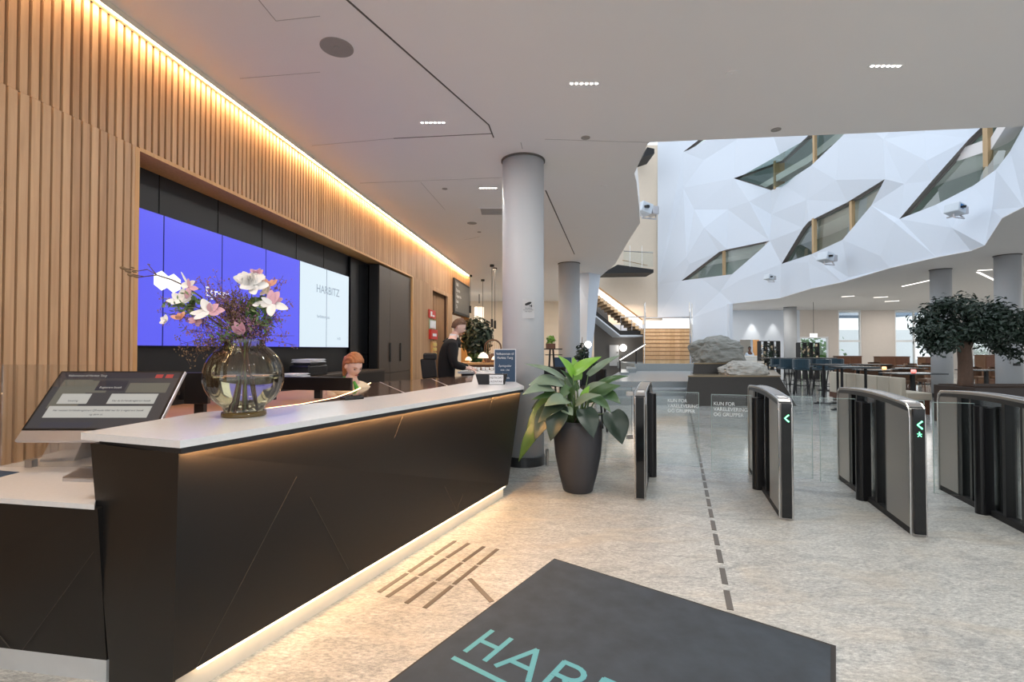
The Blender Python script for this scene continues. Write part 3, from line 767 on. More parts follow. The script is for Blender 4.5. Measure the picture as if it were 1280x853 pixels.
# ---- niche: video wall, credenza, printer, papers
vw = thing('video_wall', 'wide wall of upright screens, blue with a white part at right, in the dark niche', 'screen', WL(NB, TV1, TVZ0), ROTW)
ncol = 7
for q_ in range(ncol):
    y1 = -q_*PW; y0 = y1-PW; m = M_WHITESCR if q_ < 2 else M_BLUE
    MB().bx(-.05, .0, y0+.001, y1-.001, 0, TVZ1-TVZ0).build('bezel', M_BEZEL, vw)
    MB().bx(.0, .002, y0+.007, y1-.007, .006, TVZ1-TVZ0-.004).build('display', m, vw)
HT = TVZ1-TVZ0
def on_tv(px, py):
    v_, z_ = on_wall(px, py, NB); return (.0035, v_-TV1, z_-TVZ0)
def tvM(px, py): return basis(on_tv(px, py), (0, 1, 0), (0, 0, 1))
for px, py in [(201.5, 351), (216.5, 354.5)]:
    c = on_tv(px, py); b = MB(); vs = []
    for k in range(6):
        a = PI/2+k*PI/3; vs.append(b.bm.verts.new((.004, c[1]+math.cos(a)*.088, c[2]+math.sin(a)*.083)))
    b.bm.faces.new(vs); b.build('hexagon_mark', M_LOGO, vw)
text('display_text', 'Egress', .125, M_LOGO, vw, tvM(256, 369.5), ext=.0004)
text('display_text', 'Solution', .125, M_LOGO, vw, tvM(318, 382.5), ext=.0004)
text('display_text', 'HARBITZ', .155, M_SCRTEXT, vw, tvM(395, 365), ext=.0004, sx=1.05)
text('display_text', 'harbitztorg.no', .06, M_SCRTEXT, vw, tvM(396, 397), ext=.0004)
text('display_text', '14:22', .05, M_SCRTEXT, vw, tvM(421, 425), ext=.0004)
cz = on_wall(300, 466, NB)[1]
cr = thing('credenza', 'long black credenza under the screens in the niche', 'cabinet', WL(-2.98, V_J+.1, 0), ROTW)
MB().bx(-.36, 0, 0, V_JR-V_J-2.0, 0, 1.05).build('body', M_NICHE, cr)
MB().bx(-.37, .01, -.01, V_JR-V_J-1.99, 1.05, 1.08).build('top', M_CABINET, cr)
cv = on_wall(392, 470, -3.1)[0]
pr = thing('printer', 'black desk printer on the credenza behind the seated woman', 'printer', WL(-3.16, cv, 1.08), ROTW)
MB().bx(-.13, .13, -.22, .22, 0, .13).build('body', M_BLKPLASTIC, pr, bevel=.02); MB().bx(-.1, .12, -.18, .18, .13, .16).build('tray', M_BLKMATTE, pr, bevel=.01)
for k, (dv, s_) in enumerate([(.0, .1), (.05, .08)]):
    b = MB()
    for j in range(6): b.box((0, dv, .004+j*.007), (.24, .34, .005), rz=(j*37 % 7-3)*.05)
    tag(b.build('paper_stack', M_PAPER, loc=WL(-3.16, cv+(.0 if k == 0 else -.42), 1.24 if k == 0 else 1.08), rotz=ROTW), 'loose paper pile on top of the black printer' if k == 0 else 'loose paper pile on the credenza left of the black printer', 'papers')
# tall brown cupboard with two doors at the right end of the niche
cu0 = on_wall(474, 400, W0-.02)[0]; cu1 = V_JR-.01; s487 = on_wall(487.5, 420, W0-.02)[0]
cb = thing('tall_cupboard', 'tall dark brown built-in cupboard with black pull handles, right of the screens', 'cupboard', WL(W0-.02, cu0, 0), ROTW)
MB().bx(-.18, -.02, 0, cu1-cu0, 0, ZT-.02).build('carcass', M_NICHE, cb)
ds = [0, s487-cu0, (cu1-cu0)]
zm = .98
for k in range(2):
    dr = MB().bx(-.02, 0, ds[k]+.004, ds[k+1]-.004, zm+.004, ZT-.03).build('door', M_CABINET, cb)
    hy = ds[k+1]-.12 if k == 0 else ds[k+1]-.62
    hy = on_wall(487 if k == 0 else 500, 447, W0-.02)[0]-cu0
    MB().bx(0, .02, hy-.02, hy+.03, 1.18, 1.52).build('handle', M_BLKMATTE, dr)
for k in range(2): MB().bx(-.02, 0, ds[k]+.004, ds[k+1]-.004, .05, zm-.004).build('drawer_front', M_CABINET, cb)
# black glossy door leaf between the screens and the cupboard
g0 = TV1+.06
gd = thing('glossy_panel', 'black glossy wall panel between the white screen and the brown cupboard', 'panel', WL(NB+.0, g0, 0), ROTW)
for y0, y1, z0, z1 in [(0, (cu0-g0)*.45, .0, ZT-.02), ((cu0-g0)*.45+.01, cu0-g0-.03, 1.33, ZT-.02), ((cu0-g0)*.45+.01, cu0-g0-.03, 0, 1.31)]:
    MB().bx(-.045, 0, y0, y1, z0, z1).build('leaf', mat('niche_gloss', srgb(9, 10, 13), .25, spec=.25), gd)

# ---- floor mat
m0, m1 = PZ(693, 698, .008), PZ(1045, 807, .008); md = (PZ(484, 853, .008)-m0).normalized()
me = (m1-m0).normalized(); me = (me-md*me.dot(md)*.5).normalized()
mw = (m1-m0).length
mt = thing('door_mat', 'dark grey entrance mat with pale teal lettering, on the granite floor in front', 'mat', (m0.x, m0.y, 0))
pp = [(0, 0), ((m1-m0).x, (m1-m0).y), ((m1-m0).x+md.x*2.7, (m1-m0).y+md.y*2.7), (md.x*2.7, md.y*2.7)]
MB().prism(pp, 0, .006).build('rubber_edge', M_MATEDGE, mt)
cx_ = sum(p[0] for p in pp)/4; cy_ = sum(p[1] for p in pp)/4
MB().prism([(cx_+(x-cx_)*.978, cy_+(y-cy_)*.988) for x, y in pp], .002, .010).build('pile', M_MAT, mt)
hb = PZ(582, 814, .0115)-Vector((m0.x, m0.y, 0)); ht = PZ(609.5, 786.7, .0115)-Vector((m0.x, m0.y, 0)); hr = PZ(607, 826, .0115)-Vector((m0.x, m0.y, 0))
xd = (hr-hb); xd.z = 0; xd.normalize(); upm = (ht-hb); upm.z = 0
Mh = basis(Vector((hb.x, hb.y, .0108)), xd, upm)
sth = .0125; H_ = upm.length
def stroke(mb, pts):
    for a, c in zip(pts, pts[1:]):
        a = Vector((*a, 0)); c = Vector((*c, 0)); d = c-a
        mb.box(((a.x+c.x)/2, (a.y+c.y)/2, len(mb.bm.verts)*.00002), (d.length+sth*.9, sth*2, .0012), rz=math.atan2(d.y, d.x))
def arcp(cx, cy, r, a0, a1, n=8, ry=None): return [(cx+r*math.cos(a0+(a1-a0)*k/n), cy+(ry or r)*math.sin(a0+(a1-a0)*k/n)) for k in range(n+1)]
gl = {'H': (.115, [[(0, 0), (0, 1)], [(.115, 0), (.115, 1)], [(0, .52), (.115, .52)]]), 'A': (.17, [[(0, 0), (.085, 1), (.17, 0)], [(.035, .33), (.135, .33)]]),
      'R': (.12, [[(0, 0), (0, 1), (.06, 1)]+[(x, y) for x, y in arcp(.06, .76, .055, PI/2, -PI/2, 8, .24)]+[(0, .52)], [(.055, .52), (.12, 0)]]),
      'B': (.12, [[(0, 0), (0, 1), (.055, 1)]+arcp(.055, .76, .05, PI/2, -PI/2, 8, .24)+[(0, .52), (.06, .52)]+arcp(.06, .26, .055, PI/2, -PI/2, 8, .26)+[(0, 0)]]),
      'I': (0, [[(0, 0), (0, 1)]]), 'T': (.13, [[(.065, 0), (.065, 1)], [(0, 1), (.13, 1)]]), 'Z': (.13, [[(0, 1), (.13, 1), (0, 0), (.13, 0)]])}
xx = .0
for ch in 'HARBITZ':
    wch, sts = gl[ch]; b = MB()
    for st_ in sts: stroke(b, [(xx+px, py*H_) for px, py in st_])
    o = b.build('letter', M_TEAL, mt); o.matrix_local = Mh
    xx += wch+(.062 if ch in 'HAT' else .072)
b = MB(); stroke(b, [(0, 0), (xx-.07, 0)]); o = b.build('underline', M_TEAL, mt)
ul = PZ(567, 822.6, .0115)-Vector((m0.x, m0.y, 0)); o.matrix_local = basis(Vector((ul.x, ul.y, .0108)), xd, upm)

# ---- tactile guide bars and the dashed guide line set in the floor
bars = []
cols_ = [((472, 742), (570, 676)), ((482, 748), (587, 679)), ((506, 756), (606, 683)), ((529, 762), (623, 686))]
tb = None
names = {}
order = ['closest to the counter', 'second from the counter', 'third from the counter', 'farthest from the counter']
for ci, (a, c) in enumerate(cols_):
    A_, C2 = PZ(*a, 0), PZ(*c, 0); d = (C2-A_); L = d.length/3
    for k in range(3):
        p = A_+d*((k+.5)/3)
        bm_ = MB().box((0, 0, .001), (L*.92, .028, .004)); o = bm_.build('guide_bar', M_INLAY, loc=(p.x, p.y, 0), rotz=math.atan2(d.y, d.x), bevel=.001)
        tag(o, 'short metal guide bar in the floor, %s bar of the row %s' % (['nearest', 'middle', 'farthest'][k], order[ci]), 'guide bar', 'tactile guide bars beside the counter')
A_, C2 = PZ(587, 724, 0), PZ(615, 753, 0); d = C2-A_; p = (A_+C2)/2
tag(MB().box((0, 0, .001), (d.length, .028, .004)).build('guide_bar', M_INLAY, loc=(p.x, p.y, 0), rotz=math.atan2(d.y, d.x)), 'slanting metal guide bar in the floor at the left edge of the mat', 'guide bar', 'tactile guide bars beside the counter')
A_, C2 = PZ(914, 768, 0), PZ(863, 515, 0); d = C2-A_; nd = int(d.length/.30); pr_ = None
for k in range(nd):
    p = A_+d*((k+.5)/nd)
    L = .22
    if pr_ is None: o = pr_ = MB().box((0, 0, .001), (L, .034, .004)).build('floor_dash', M_INLAY)
    else: o = pr_.copy(); COL.objects.link(o)
    o.location = (p.x, p.y, 0); o.rotation_euler = (0, 0, math.atan2(d.y, d.x))
    tag(o, 'dark metal dash in the line running across the granite floor between the speed gates', 'floor marker', 'dashed guide line in the floor')

# ---- speed gates
GL = 1.67; GH = .985
gate_dir = Vector((.52, 1.59, 0)).normalized(); GROT = -math.atan2(gate_dir.x, gate_dir.y)
def gate_mesh():
    root = thing('speed_gate', None, 'turnstile')
    th = .045
    def topz(y): return GH+.035*math.sin(PI*min(1, max(0, y/GL)))
    # base rail
    MB().bx(-th, th, .03, GL-.03, 0, .05).build('base_rail', M_BLKMATTE, root)
    # steel end panels with rounded ends
    for nm, y0, y1 in (('near_panel', .02, .44), ('far_panel', 1.33, GL-.02)):
        b = MB(); n = 8; pb = []; pt = []
        prof = [(y0+(y1-y0)*k/n) for k in range(n+1)]
        b2 = [(-th, y, .05) for y in prof]+[(th, y, .05) for y in prof[::-1]]
        t2 = [(-th, y, topz(y)-.055) for y in prof]+[(th, y, topz(y)-.055) for y in prof[::-1]]
        b.hexa(b2, t2); b.build('end_panel', M_STEEL, root)
    # arched top rail wrapping down both ends
    for nm, half, off, m, z_in in (('top_rail', th+.004, 0, M_STEELTRIM, .03),):
        path = [(0, .0), (.0, GH-.10), (.02, GH-.03), (.06, GH)]+[(y, topz(y)) for y in [GL*k/14 for k in range(1, 14)]]+[(GL-.06, GH), (GL-.02, GH-.03), (GL, GH-.10), (GL, 0)]
        b = MB(); vs = []
        for i_, (y, z) in enumerate(path):
            a = path[max(0, i_-1)]; c = path[min(len(path)-1, i_+1)]; t = Vector((c[0]-a[0], c[1]-a[1])).normalized(); nn = Vector((t.y, -t.x))*.022
            vs.append([b.bm.verts.new((-half, y, z)), b.bm.verts.new((half, y, z)), b.bm.verts.new((half, y+nn.x, z+nn.y)), b.bm.verts.new((-half, y+nn.x, z+nn.y))])
        for i_ in range(len(vs)-1):
            for k in range(4): b.bm.faces.new((vs[i_][k], vs[i_][(k+1) % 4], vs[i_+1][(k+1) % 4], vs[i_+1][k]))
        b.bm.faces.new(vs[0]); b.bm.faces.new(vs[-1][::-1])
        b.build('top_rail', M_STEEL, root, bevel=.002)
        for sx_ in (-1, 1):
            e_ = MB(); e_.tube([(sx_*half, y-.0+(.004 if y < .01 else (-.004 if y > GL-.01 else 0)), z+.0) for y, z in path], .0065, 6); e_.build('edge_trim', M_STEELTRIM, root)
    b = MB(); ys = [.02+(GL-.04)*k/14 for k in range(15)]
    b.hexa([(-th, y, topz(y)-.06) for y in ys]+[(th, y, topz(y)-.06) for y in ys[::-1]], [(-th, y, topz(y)-.022) for y in ys]+[(th, y, topz(y)-.022) for y in ys[::-1]])
    b.build('under_rail', M_BLKPLASTIC, root)
    # black glossy end faces
    for y, sgn in ((0, -1), (GL, 1)):
        MB().bx(-th+.009, th-.009, y+(sgn*.001 if sgn < 0 else .023), y+(sgn*.026 if sgn < 0 else .027), .02, GH-.03).build('end_face', M_GLOSSBLACK, root)
    # card reader on top near end
    MB().bx(-.032, .032, .10, .22, GH+.004, GH+.014).build('card_reader', M_WHITE, root, bevel=.003)
    MB().bx(-.034, .034, .24, .42, GH+.010, GH+.017).build('display_strip', M_BLKPLASTIC, root, bevel=.002)
    # side glass, posts
    MB().bx(-.006, .006, .44, 1.33, .05, GH-.03).build('side_glass', M_GLASS, root)
    for y0, y1 in ((.44, .48), (1.27, 1.33), (.66, .70), (1.12, 1.15)): MB().bx(-.038, .038, y0, y1, .05, GH-.02).build('post', M_BLKPLASTIC, root)
    return root
gates = []
gspec = [((1.195, 4.53), 'leftmost speed gate, beside the big potted plant', (1,), False),
         ((2.255, 4.0), 'second speed gate from the left, with a green arrow lit on its end', (-1, 1), True),
         ((3.05, 3.65), 'third speed gate from the left, with green arrow and figure on its end', (-1, 1), True),
         ((3.80, 3.27), 'rightmost speed gate, cut off by the right edge of the photo', (-1, 1), False)]
g0 = gate_mesh()
for i_, (loc, lab, sides, arrow) in enumerate(gspec):
    g = g0 if i_ == 0 else copy_tree(g0); g.location = (loc[0], loc[1], 0); g.rotation_euler = (0, 0, GROT)
    g['label'] = lab; g['category'] = 'turnstile'; g['group'] = 'speed gates across the hall'; gates.append(g)
for g, (loc, lab, sides, arrow) in zip(gates, gspec):
    for sd in sides:
        MB().lathe([(.048, .0), (.048, GH-.07)], 20, c=(sd*.075, .90, 0)).bx(sd*.02, sd*.08, .84, .96, .02, GH-.08).build('pillar', M_BLKPLASTIC, g, smooth=False)
        wl = .42 if lab.startswith('left') else (.36 if sd == -1 and 'second' in lab else .27)
        if 'third' in lab or 'rightmost' in lab: wl = .27
        w_ = MB().bx(sd*.12, sd*(.14+wl), .895, .905, .14, GH-.05).build('glass_wing', M_GLASS, g, bevel=.0)
        e = MB(); e.bx(sd*.12, sd*(.14+wl), .896, .904, GH-.051, GH-.047); e.bx(sd*(.14+wl)-.002, sd*(.14+wl)+.002, .896, .904, .14, GH-.05)
        e.build('wing_edge', M_GLASSEDGE, w_)
        if (lab.startswith('left') and sd == 1) or ('second' in lab and sd == -1):
            x0 = .24 if sd == 1 else -(.12+wl)
            for k, s_ in enumerate(('KUN FOR', 'VARELEVERING', 'OG GRUPPER')):
                text('wing_text', s_, .052, M_FROST, w_, Matrix.Translation((x0+.0, .893, GH-.16-k*.055)) @ Matrix.Rotation(PI/2, 4, 'X'), ext=.0003, sx=.9)
    if arrow:
        b = MB(); zc = .835
        b.tube([(.018, -.028, zc+.028), (-.012, -.028, zc), (.018, -.028, zc-.028)], .0055, 6); b.build('green_arrow', M_GREENLED, g)
        if 'third' in lab:
            b = MB(); b.ell((.0, -.028, zc-.055), (.004, .003, .004), 8); b.tube([(0, -.028, zc-.06), (.0, -.028, zc-.075), (-.01, -.028, zc-.088)], .0025, 5); b.tube([(0, -.028, zc-.075), (.012, -.028, zc-.086)], .0025, 5); b.tube([(-.014, -.028, zc-.066), (.014, -.028, zc-.068)], .0022, 5)
            b.build('green_figure', M_GREENLED, g)
# fixed glass panel left of the first gate
a_, c_ = PZ(684, 583, 0), PZ(790, 577, 0); d = c_-a_
fg = thing('glass_barrier', 'clear fixed glass panel between the white column and the leftmost speed gate', 'glass barrier', (a_.x, a_.y, 0), math.atan2(d.y, d.x))
MB().bx(0, d.length, -.006, .006, .05, .93).build('pane', M_GLASS, fg)
for z in (.28, .82):
    MB().bx(d.length-.07, d.length+.01, -.015, .015, z, z+.05).build('clamp', M_WHITE, fg)
MB().lathe([(.02, 0), (.02, .2)], 16).build('post', M_STEELTRIM, fg)

# ---- big potted plant
pc = PZ(722, 605, 0); pc = Vector((pc.x, 4.83, 0)); pc.x = (722-640)/FOC*4.83
pt = thing('potted_plant', 'broad-leaved plant in a tall black tapering pot, in front of the white column', 'plant', pc)
MB().lathe([(.135, 0), (.145, .01), (.19, .18), (.225, .36), (.24, .52), (.238, .64), (.232, .70), (.222, .70), (.225, .62), (.22, .60)], 48).build('pot', M_POT, pt, smooth=True)
MB().lathe([(.01, .655), (.12, .66), (.222, .64)], 24, caps=False).build('soil', M_SOIL, pt)
def leaf(name, parent, base, tip, width, m, droop=.25, fold=.25, up=None, heart=.25, n=9):
    """broad leaf blade from base to tip; drooping midrib, folded halves"""
    base = Vector(base); tip = Vector(tip); d = tip-base; L = d.length; t = d.normalized()
    upv_ = Vector(up) if up else Vector((0, 0, 1)); sd = t.cross(upv_)
    if sd.length < .1: sd = t.cross(Vector((0, 1, 0)))
    sd.normalize(); nr = sd.cross(t).normalized()
    b = MB(); rows = []
    for i_ in range(n+1):
        u = i_/n
        wv = width*.5*(math.sin(PI*min(1, (u*.93+.07))**.62)**.9) if u < 1 else 0
        c = base+d*u+nr*(L*droop*math.sin(PI*u)*.6)
        row = []
        for k in (-1, -.5, 0, .5, 1):
            back = -heart*width*.4*abs(k)*max(0, (1-u*3.2)) 
            row.append(b.bm.verts.new(c+t*back+sd*(k*wv)+nr*(abs(k)*wv*fold+math.sin(u*9+k*3)*width*.015)))
        rows.append(row)
    for i_ in range(n):
        for k in range(4):
            b.bm.faces.new((rows[i_][k], rows[i_][k+1], rows[i_+1][k+1], rows[i_+1][k]))
    return b.build(name, m, parent, smooth=True, solid=.0015, subsurf=1)
P = 4.83/FOC
def pl(px, py, dy=0):     # plant-local point from its measured outline
    p = PD(px, py, 4.83+dy); return (p.x-pc.x, p.y-pc.y, p.z)
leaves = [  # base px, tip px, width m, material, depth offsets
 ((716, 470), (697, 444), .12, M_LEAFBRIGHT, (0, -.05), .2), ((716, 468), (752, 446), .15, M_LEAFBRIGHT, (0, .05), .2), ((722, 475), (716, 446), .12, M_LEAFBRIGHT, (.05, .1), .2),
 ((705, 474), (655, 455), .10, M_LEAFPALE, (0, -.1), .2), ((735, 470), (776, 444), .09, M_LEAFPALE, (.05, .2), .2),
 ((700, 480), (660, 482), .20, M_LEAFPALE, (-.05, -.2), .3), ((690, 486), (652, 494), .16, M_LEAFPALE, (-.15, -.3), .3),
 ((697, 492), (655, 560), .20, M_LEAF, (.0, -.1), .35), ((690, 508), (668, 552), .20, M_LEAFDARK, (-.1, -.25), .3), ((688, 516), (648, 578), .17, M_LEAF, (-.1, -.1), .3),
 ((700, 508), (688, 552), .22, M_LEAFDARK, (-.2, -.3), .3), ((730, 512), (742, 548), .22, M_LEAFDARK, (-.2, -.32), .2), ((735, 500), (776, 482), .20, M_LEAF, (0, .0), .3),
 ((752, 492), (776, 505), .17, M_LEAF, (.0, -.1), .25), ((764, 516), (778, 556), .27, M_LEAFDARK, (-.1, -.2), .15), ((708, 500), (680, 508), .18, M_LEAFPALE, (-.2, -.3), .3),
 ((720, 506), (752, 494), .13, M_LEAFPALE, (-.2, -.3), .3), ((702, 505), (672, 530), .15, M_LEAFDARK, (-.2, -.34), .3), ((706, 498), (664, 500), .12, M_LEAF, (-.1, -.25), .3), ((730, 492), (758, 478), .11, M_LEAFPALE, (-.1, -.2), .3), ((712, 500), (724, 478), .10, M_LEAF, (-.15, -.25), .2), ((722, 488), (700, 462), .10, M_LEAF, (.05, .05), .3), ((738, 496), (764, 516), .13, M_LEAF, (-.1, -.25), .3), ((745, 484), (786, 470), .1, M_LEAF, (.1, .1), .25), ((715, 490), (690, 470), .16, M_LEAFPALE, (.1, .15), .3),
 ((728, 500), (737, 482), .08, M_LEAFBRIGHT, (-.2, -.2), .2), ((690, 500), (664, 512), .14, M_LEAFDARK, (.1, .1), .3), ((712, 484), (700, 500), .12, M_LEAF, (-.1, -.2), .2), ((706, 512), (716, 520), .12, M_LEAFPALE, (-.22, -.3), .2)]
stm = MB()
for (bp, tp_, wd, m, (d0, d1), dr) in leaves:
    bb_, tt_ = Vector(pl(*bp, d0)), Vector(pl(*tp_, d1))
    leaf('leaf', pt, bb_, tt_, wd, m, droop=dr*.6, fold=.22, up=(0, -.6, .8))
    root_ = Vector((bb_.x*.25, bb_.y*.3, .64))
    stm.tube([root_, root_.lerp(bb_, .5)+Vector((0, 0, .05)), bb_], [.009, .007, .0045], 6)
stm.build('stems', M_STEM, pt, smooth=True)
rt = MB(); R_ = random.Random(5)
for k in range(10):
    a = R_.uniform(0, 6.28); r_ = R_.uniform(.03, .13); rt.tube([(math.cos(a)*r_, math.sin(a)*r_, .645), (math.cos(a)*r_*.7+.02, math.sin(a)*r_*.7, .71+R_.random()*.04), (math.cos(a)*r_*.4, math.sin(a)*r_*.4, .66)], .01, 6)
rt.build('root_knot', M_BARK, pt, smooth=True)

# ---- glass globe vase on the counter
vc = Vector(((306-640)/FOC*2.6, 2.60, HC))
va = thing('glass_vase', 'round ribbed glass vase half filled with water, on the near end of the counter', 'vase', vc)
R0 = .196
M_VASE = thin_glass('vase_glass', (.92, .86, .70, 1), 1.0, .05)
prof = [(.105, 0), (.108, .004), (.105, .022), (.095, .028)]+[(R0*math.sin(a), .212-R0*.96*math.cos(a)) for a in [math.radians(x) for x in (32, 40, 50, 60, 70, 80, 90, 100, 110, 120, 130, 140, 148)]]+[(.096, .386), (.098, .41)]
MB().lathe(prof, 96, ribs=28, ribd=.025, caps=False).build('globe', M_VASE, va, smooth=True)
m_, nt_, bs_ = _new('water'); bs_.inputs['Base Color'].default_value = (.96, .95, .86, 1); bs_.inputs['Transmission Weight'].default_value = 1; bs_.inputs['Roughness'].default_value = 0; bs_.inputs['IOR'].default_value = 1.33
prof = [(.001, .026), (.09, .028)]+[((R0-.012)*math.sin(a), .212-(R0-.012)*.96*math.cos(a)) for a in [math.radians(x) for x in (34, 45, 55, 65, 75, 85, 92)]]+[(.001, .212+.006)]
MB().lathe(prof, 64).build('water', m_, va, smooth=True)
MB().lathe([(.106, .0), (.109, .004), (.106, .024), (.09, .026)], 64).build('foot', mat('amber_glass', srgb(96, 78, 44), .1), va, smooth=True)

# ---- flowers: each branch is its own thing; local points measured on the outline at the vase distance
def vl(px, py, dy=0):
    p = PD(px, py, 2.6+dy); return Vector((p.x-vc.x, p.y-vc.y, p.z-HC))
def petal(mb, c, d, L, W, cup=.3, n=5):
    d = Vector(d).normalized(); sd = d.cross(Vector((0, -1, .3))).normalized(); nr = sd.cross(d)
    rows = []
    for i_ in range(n+1):
        u = i_/n; w_ = W*.5*math.sin(PI*(.12+.85*u))**.7
        if i_ == n: w_ = W*.08
        rows.append([mb.bm.verts.new(Vector(c)+d*L*u+nr*(cup*L*u*u)+sd*(k*w_)+nr*abs(k)*w_*.3) for k in (-1, 0, 1)])
    for i_ in range(n):
        for k in range(2): mb.bm.faces.new((rows[i_][k], rows[i_][k+1], rows[i_+1][k+1], rows[i_+1][k]))
def flower(name, label, cat, path, blooms, sm=M_TWIG, r=.004, leaves_=()):
    t = thing(name, label, cat, vc)
    MB().tube(path, [r*(1-.5*k/(len(path)-1)) for k in range(len(path))], 6).build('stem', sm, t, smooth=True)
    for (c, m, pets) in blooms:
        b = MB()
        for (d, L, W, cup) in pets: petal(b, c, d, L, W, cup)
        b.build('blossom', m, t, smooth=True, solid=.001, subsurf=1)
    for (a, c, w_) in leaves_: leaf('leaf', t, a, c, w_, M_LEAF, .1, .2)
    return t
neck = Vector((0, 0, .40)); foot_ = lambda x, y: Vector((x, y, .05))
def pth(end, fx=0, fy=0, mid=None):
    a = foot_(fx, fy); n_ = neck+Vector((fx*-.4, fy*-.4, 0))
    p = [a, n_, ]
    if mid is not None: p.append(Vector(mid))
    return p+[Vector(end)]
def burst(n, L, W, cup, base=(0, 0, 1), spread=1.0, seed=0, jit=.2):
    R_ = random.Random(seed); out = []
    z = Vector(base).normalized(); x = z.orthogonal().normalized(); y = z.cross(x)
    for k in range(n):
        a = 2*PI*k/n+R_.uniform(-jit, jit); out.append((x*math.cos(a)*spread+y*math.sin(a)*spread+z*(1-spread*.6)*R_.uniform(.7, 1.2), L*R_.uniform(.85, 1.1), W, cup))
    return out
c = vl(340, 380, -.05)
flower('magnolia_branch', 'open white magnolia with pink upright petals at the right of the bouquet', 'flower', pth(c, -.05, .02, vl(325, 410, -.02)), [(c, M_PETAL, [((-1, 0, -.1), .10, .045, .1), ((1, 0, -.35), .095, .045, .1), ((.15, -.3, -1), .075, .055, .1), ((-.5, -.3, .35), .06, .03, .2)]), (c, M_PINK, [((-.1, 0, 1), .075, .05, -.1), ((.45, 0, .9), .075, .055, -.1), ((.8, .3, .5), .06, .04, 0)])])
c = vl(226, 376, -.05)
flower('magnolia_branch', 'pale magnolia with one long thin upright petal at the left of the bouquet', 'flower', pth(c, .05, .02, vl(265, 392, 0)), [(c, M_PETAL, [((.25, 0, .6), .07, .045, .2), ((-.5, 0, .45), .055, .04, .2), ((-.8, -.2, -.1), .065, .03, .2), ((.9, 0, .1), .06, .05, .1), ((-.1, -.4, -.3), .06, .05, .2), ((.4, 0, .2), .08, .05, .1)]), (vl(236, 358, -.05), M_PETAL, [((-.5, 0, 1), .085, .012, .1), ((.4, 0, .3), .045, .035, .1), ((-.8, 0, .1), .04, .04, .1)]), (vl(237, 360, -.06), M_PINK, [((-.1, 0, 1), .05, .02, .1), ((.6, 0, -.1), .05, .03, .1), ((-.2, 0, -1), .06, .04, .1)])])
c = vl(262, 390, -.12)
flower('magnolia_branch', 'white and pink magnolia in front of the bouquet above the vase neck', 'flower', pth(c, .03, -.03, vl(290, 412, -.06)), [(c, M_PETAL, [((-1, 0, -.1), .10, .035, .05), ((-.5, 0, .9), .075, .05, .1), ((-.6, -.2, -.4), .08, .04, .1), ((.1, 0, .8), .05, .04, .2)]), (c, M_PINK, [((.6, 0, .5), .06, .045, 0), ((1, 0, .1), .08, .045, 0), ((.8, -.2, -.2), .06, .04, 0), ((.2, -.3, .7), .05, .03, 0)])])
c = vl(313, 354, -.03)
flower('peony', 'full creamy white peony at the top of the bouquet', 'flower', pth(c+Vector((0, .02, -.03)), -.02, .03, vl(312, 395, 0)), [(c, M_PETAL, burst(9, .085, .06, .15, (0, -.3, 1), .95, 3)+burst(8, .06, .05, .5, (0, -.2, 1), .6, 4)+burst(6, .04, .04, .7, (0, -.2, 1), .3, 5)), (vl(322, 344, -.0), M_PINK, burst(5, .045, .03, .2, (0, 0, 1), .6, 9)), (c+Vector((.02, -.01, -.02)), M_PETAL, burst(6, .085, .06, .0, (.2, -.6, .4), 1.0, 8))], M_STEM, .005, [(vl(318, 372), vl(308, 400, -.05), .05), (vl(322, 372), vl(332, 396, -.05), .06), (vl(312, 380), vl(318, 410, -.05), .05), (vl(325, 370), vl(340, 385, .05), .05)])
c = vl(337, 357, 0)
flower('alstroemeria', 'small salmon and pink lily bloom to the right of the white peony', 'flower', pth(c, -.04, -.02, vl(322, 395, .0)), [(c, mat('petal_salmon', srgb(226, 166, 140), .6, noise_s=40, var=.2), burst(6, .05, .024, .2, (.2, -.3, 1), .8, 12)), (vl(333, 364), M_PETALCREAM, burst(4, .04, .03, .2, (.2, -.6, -.2), .9, 13))], M_STEM, .003)
c = vl(255, 402, -.12)
flower('alstroemeria', 'pink and salmon blooms low at the left of the bouquet', 'flower', pth(c, .03, -.04, vl(285, 412, -.05)), [(vl(226, 398, -.1), mat('petal_salmon', srgb(226, 166, 140)), burst(6, .045, .026, .2, (-.2, -.4, .6), .9, 22)), (vl(246, 400, -.1), M_PINK, burst(5, .04, .03, .2, (0, -.4, -.5), .8, 23)), (vl(208, 402, -.08), M_PETAL, burst(5, .035, .026, .2, (-.3, -.4, .3), .9, 24))], M_STEM, .003, [(vl(232, 392, .05), vl(215, 388, 0), .035), (vl(236, 390, .05), vl(246, 372, 0), .04), (vl(240, 392, .05), vl(228, 380, .02), .04), (vl(236, 392, .05), vl(252, 388, .02), .03)])
c = vl(302, 413, -.1)
flower('magnolia_bud', 'closed pink magnolia bud low in the middle of the bouquet', 'flower', pth(c+Vector((0, 0, -.03)), -.01, -.04), [(c+Vector((0, 0, -.02)), M_PINK, burst(5, .06, .04, .9, (-.1, -.2, 1), .45, 31))])
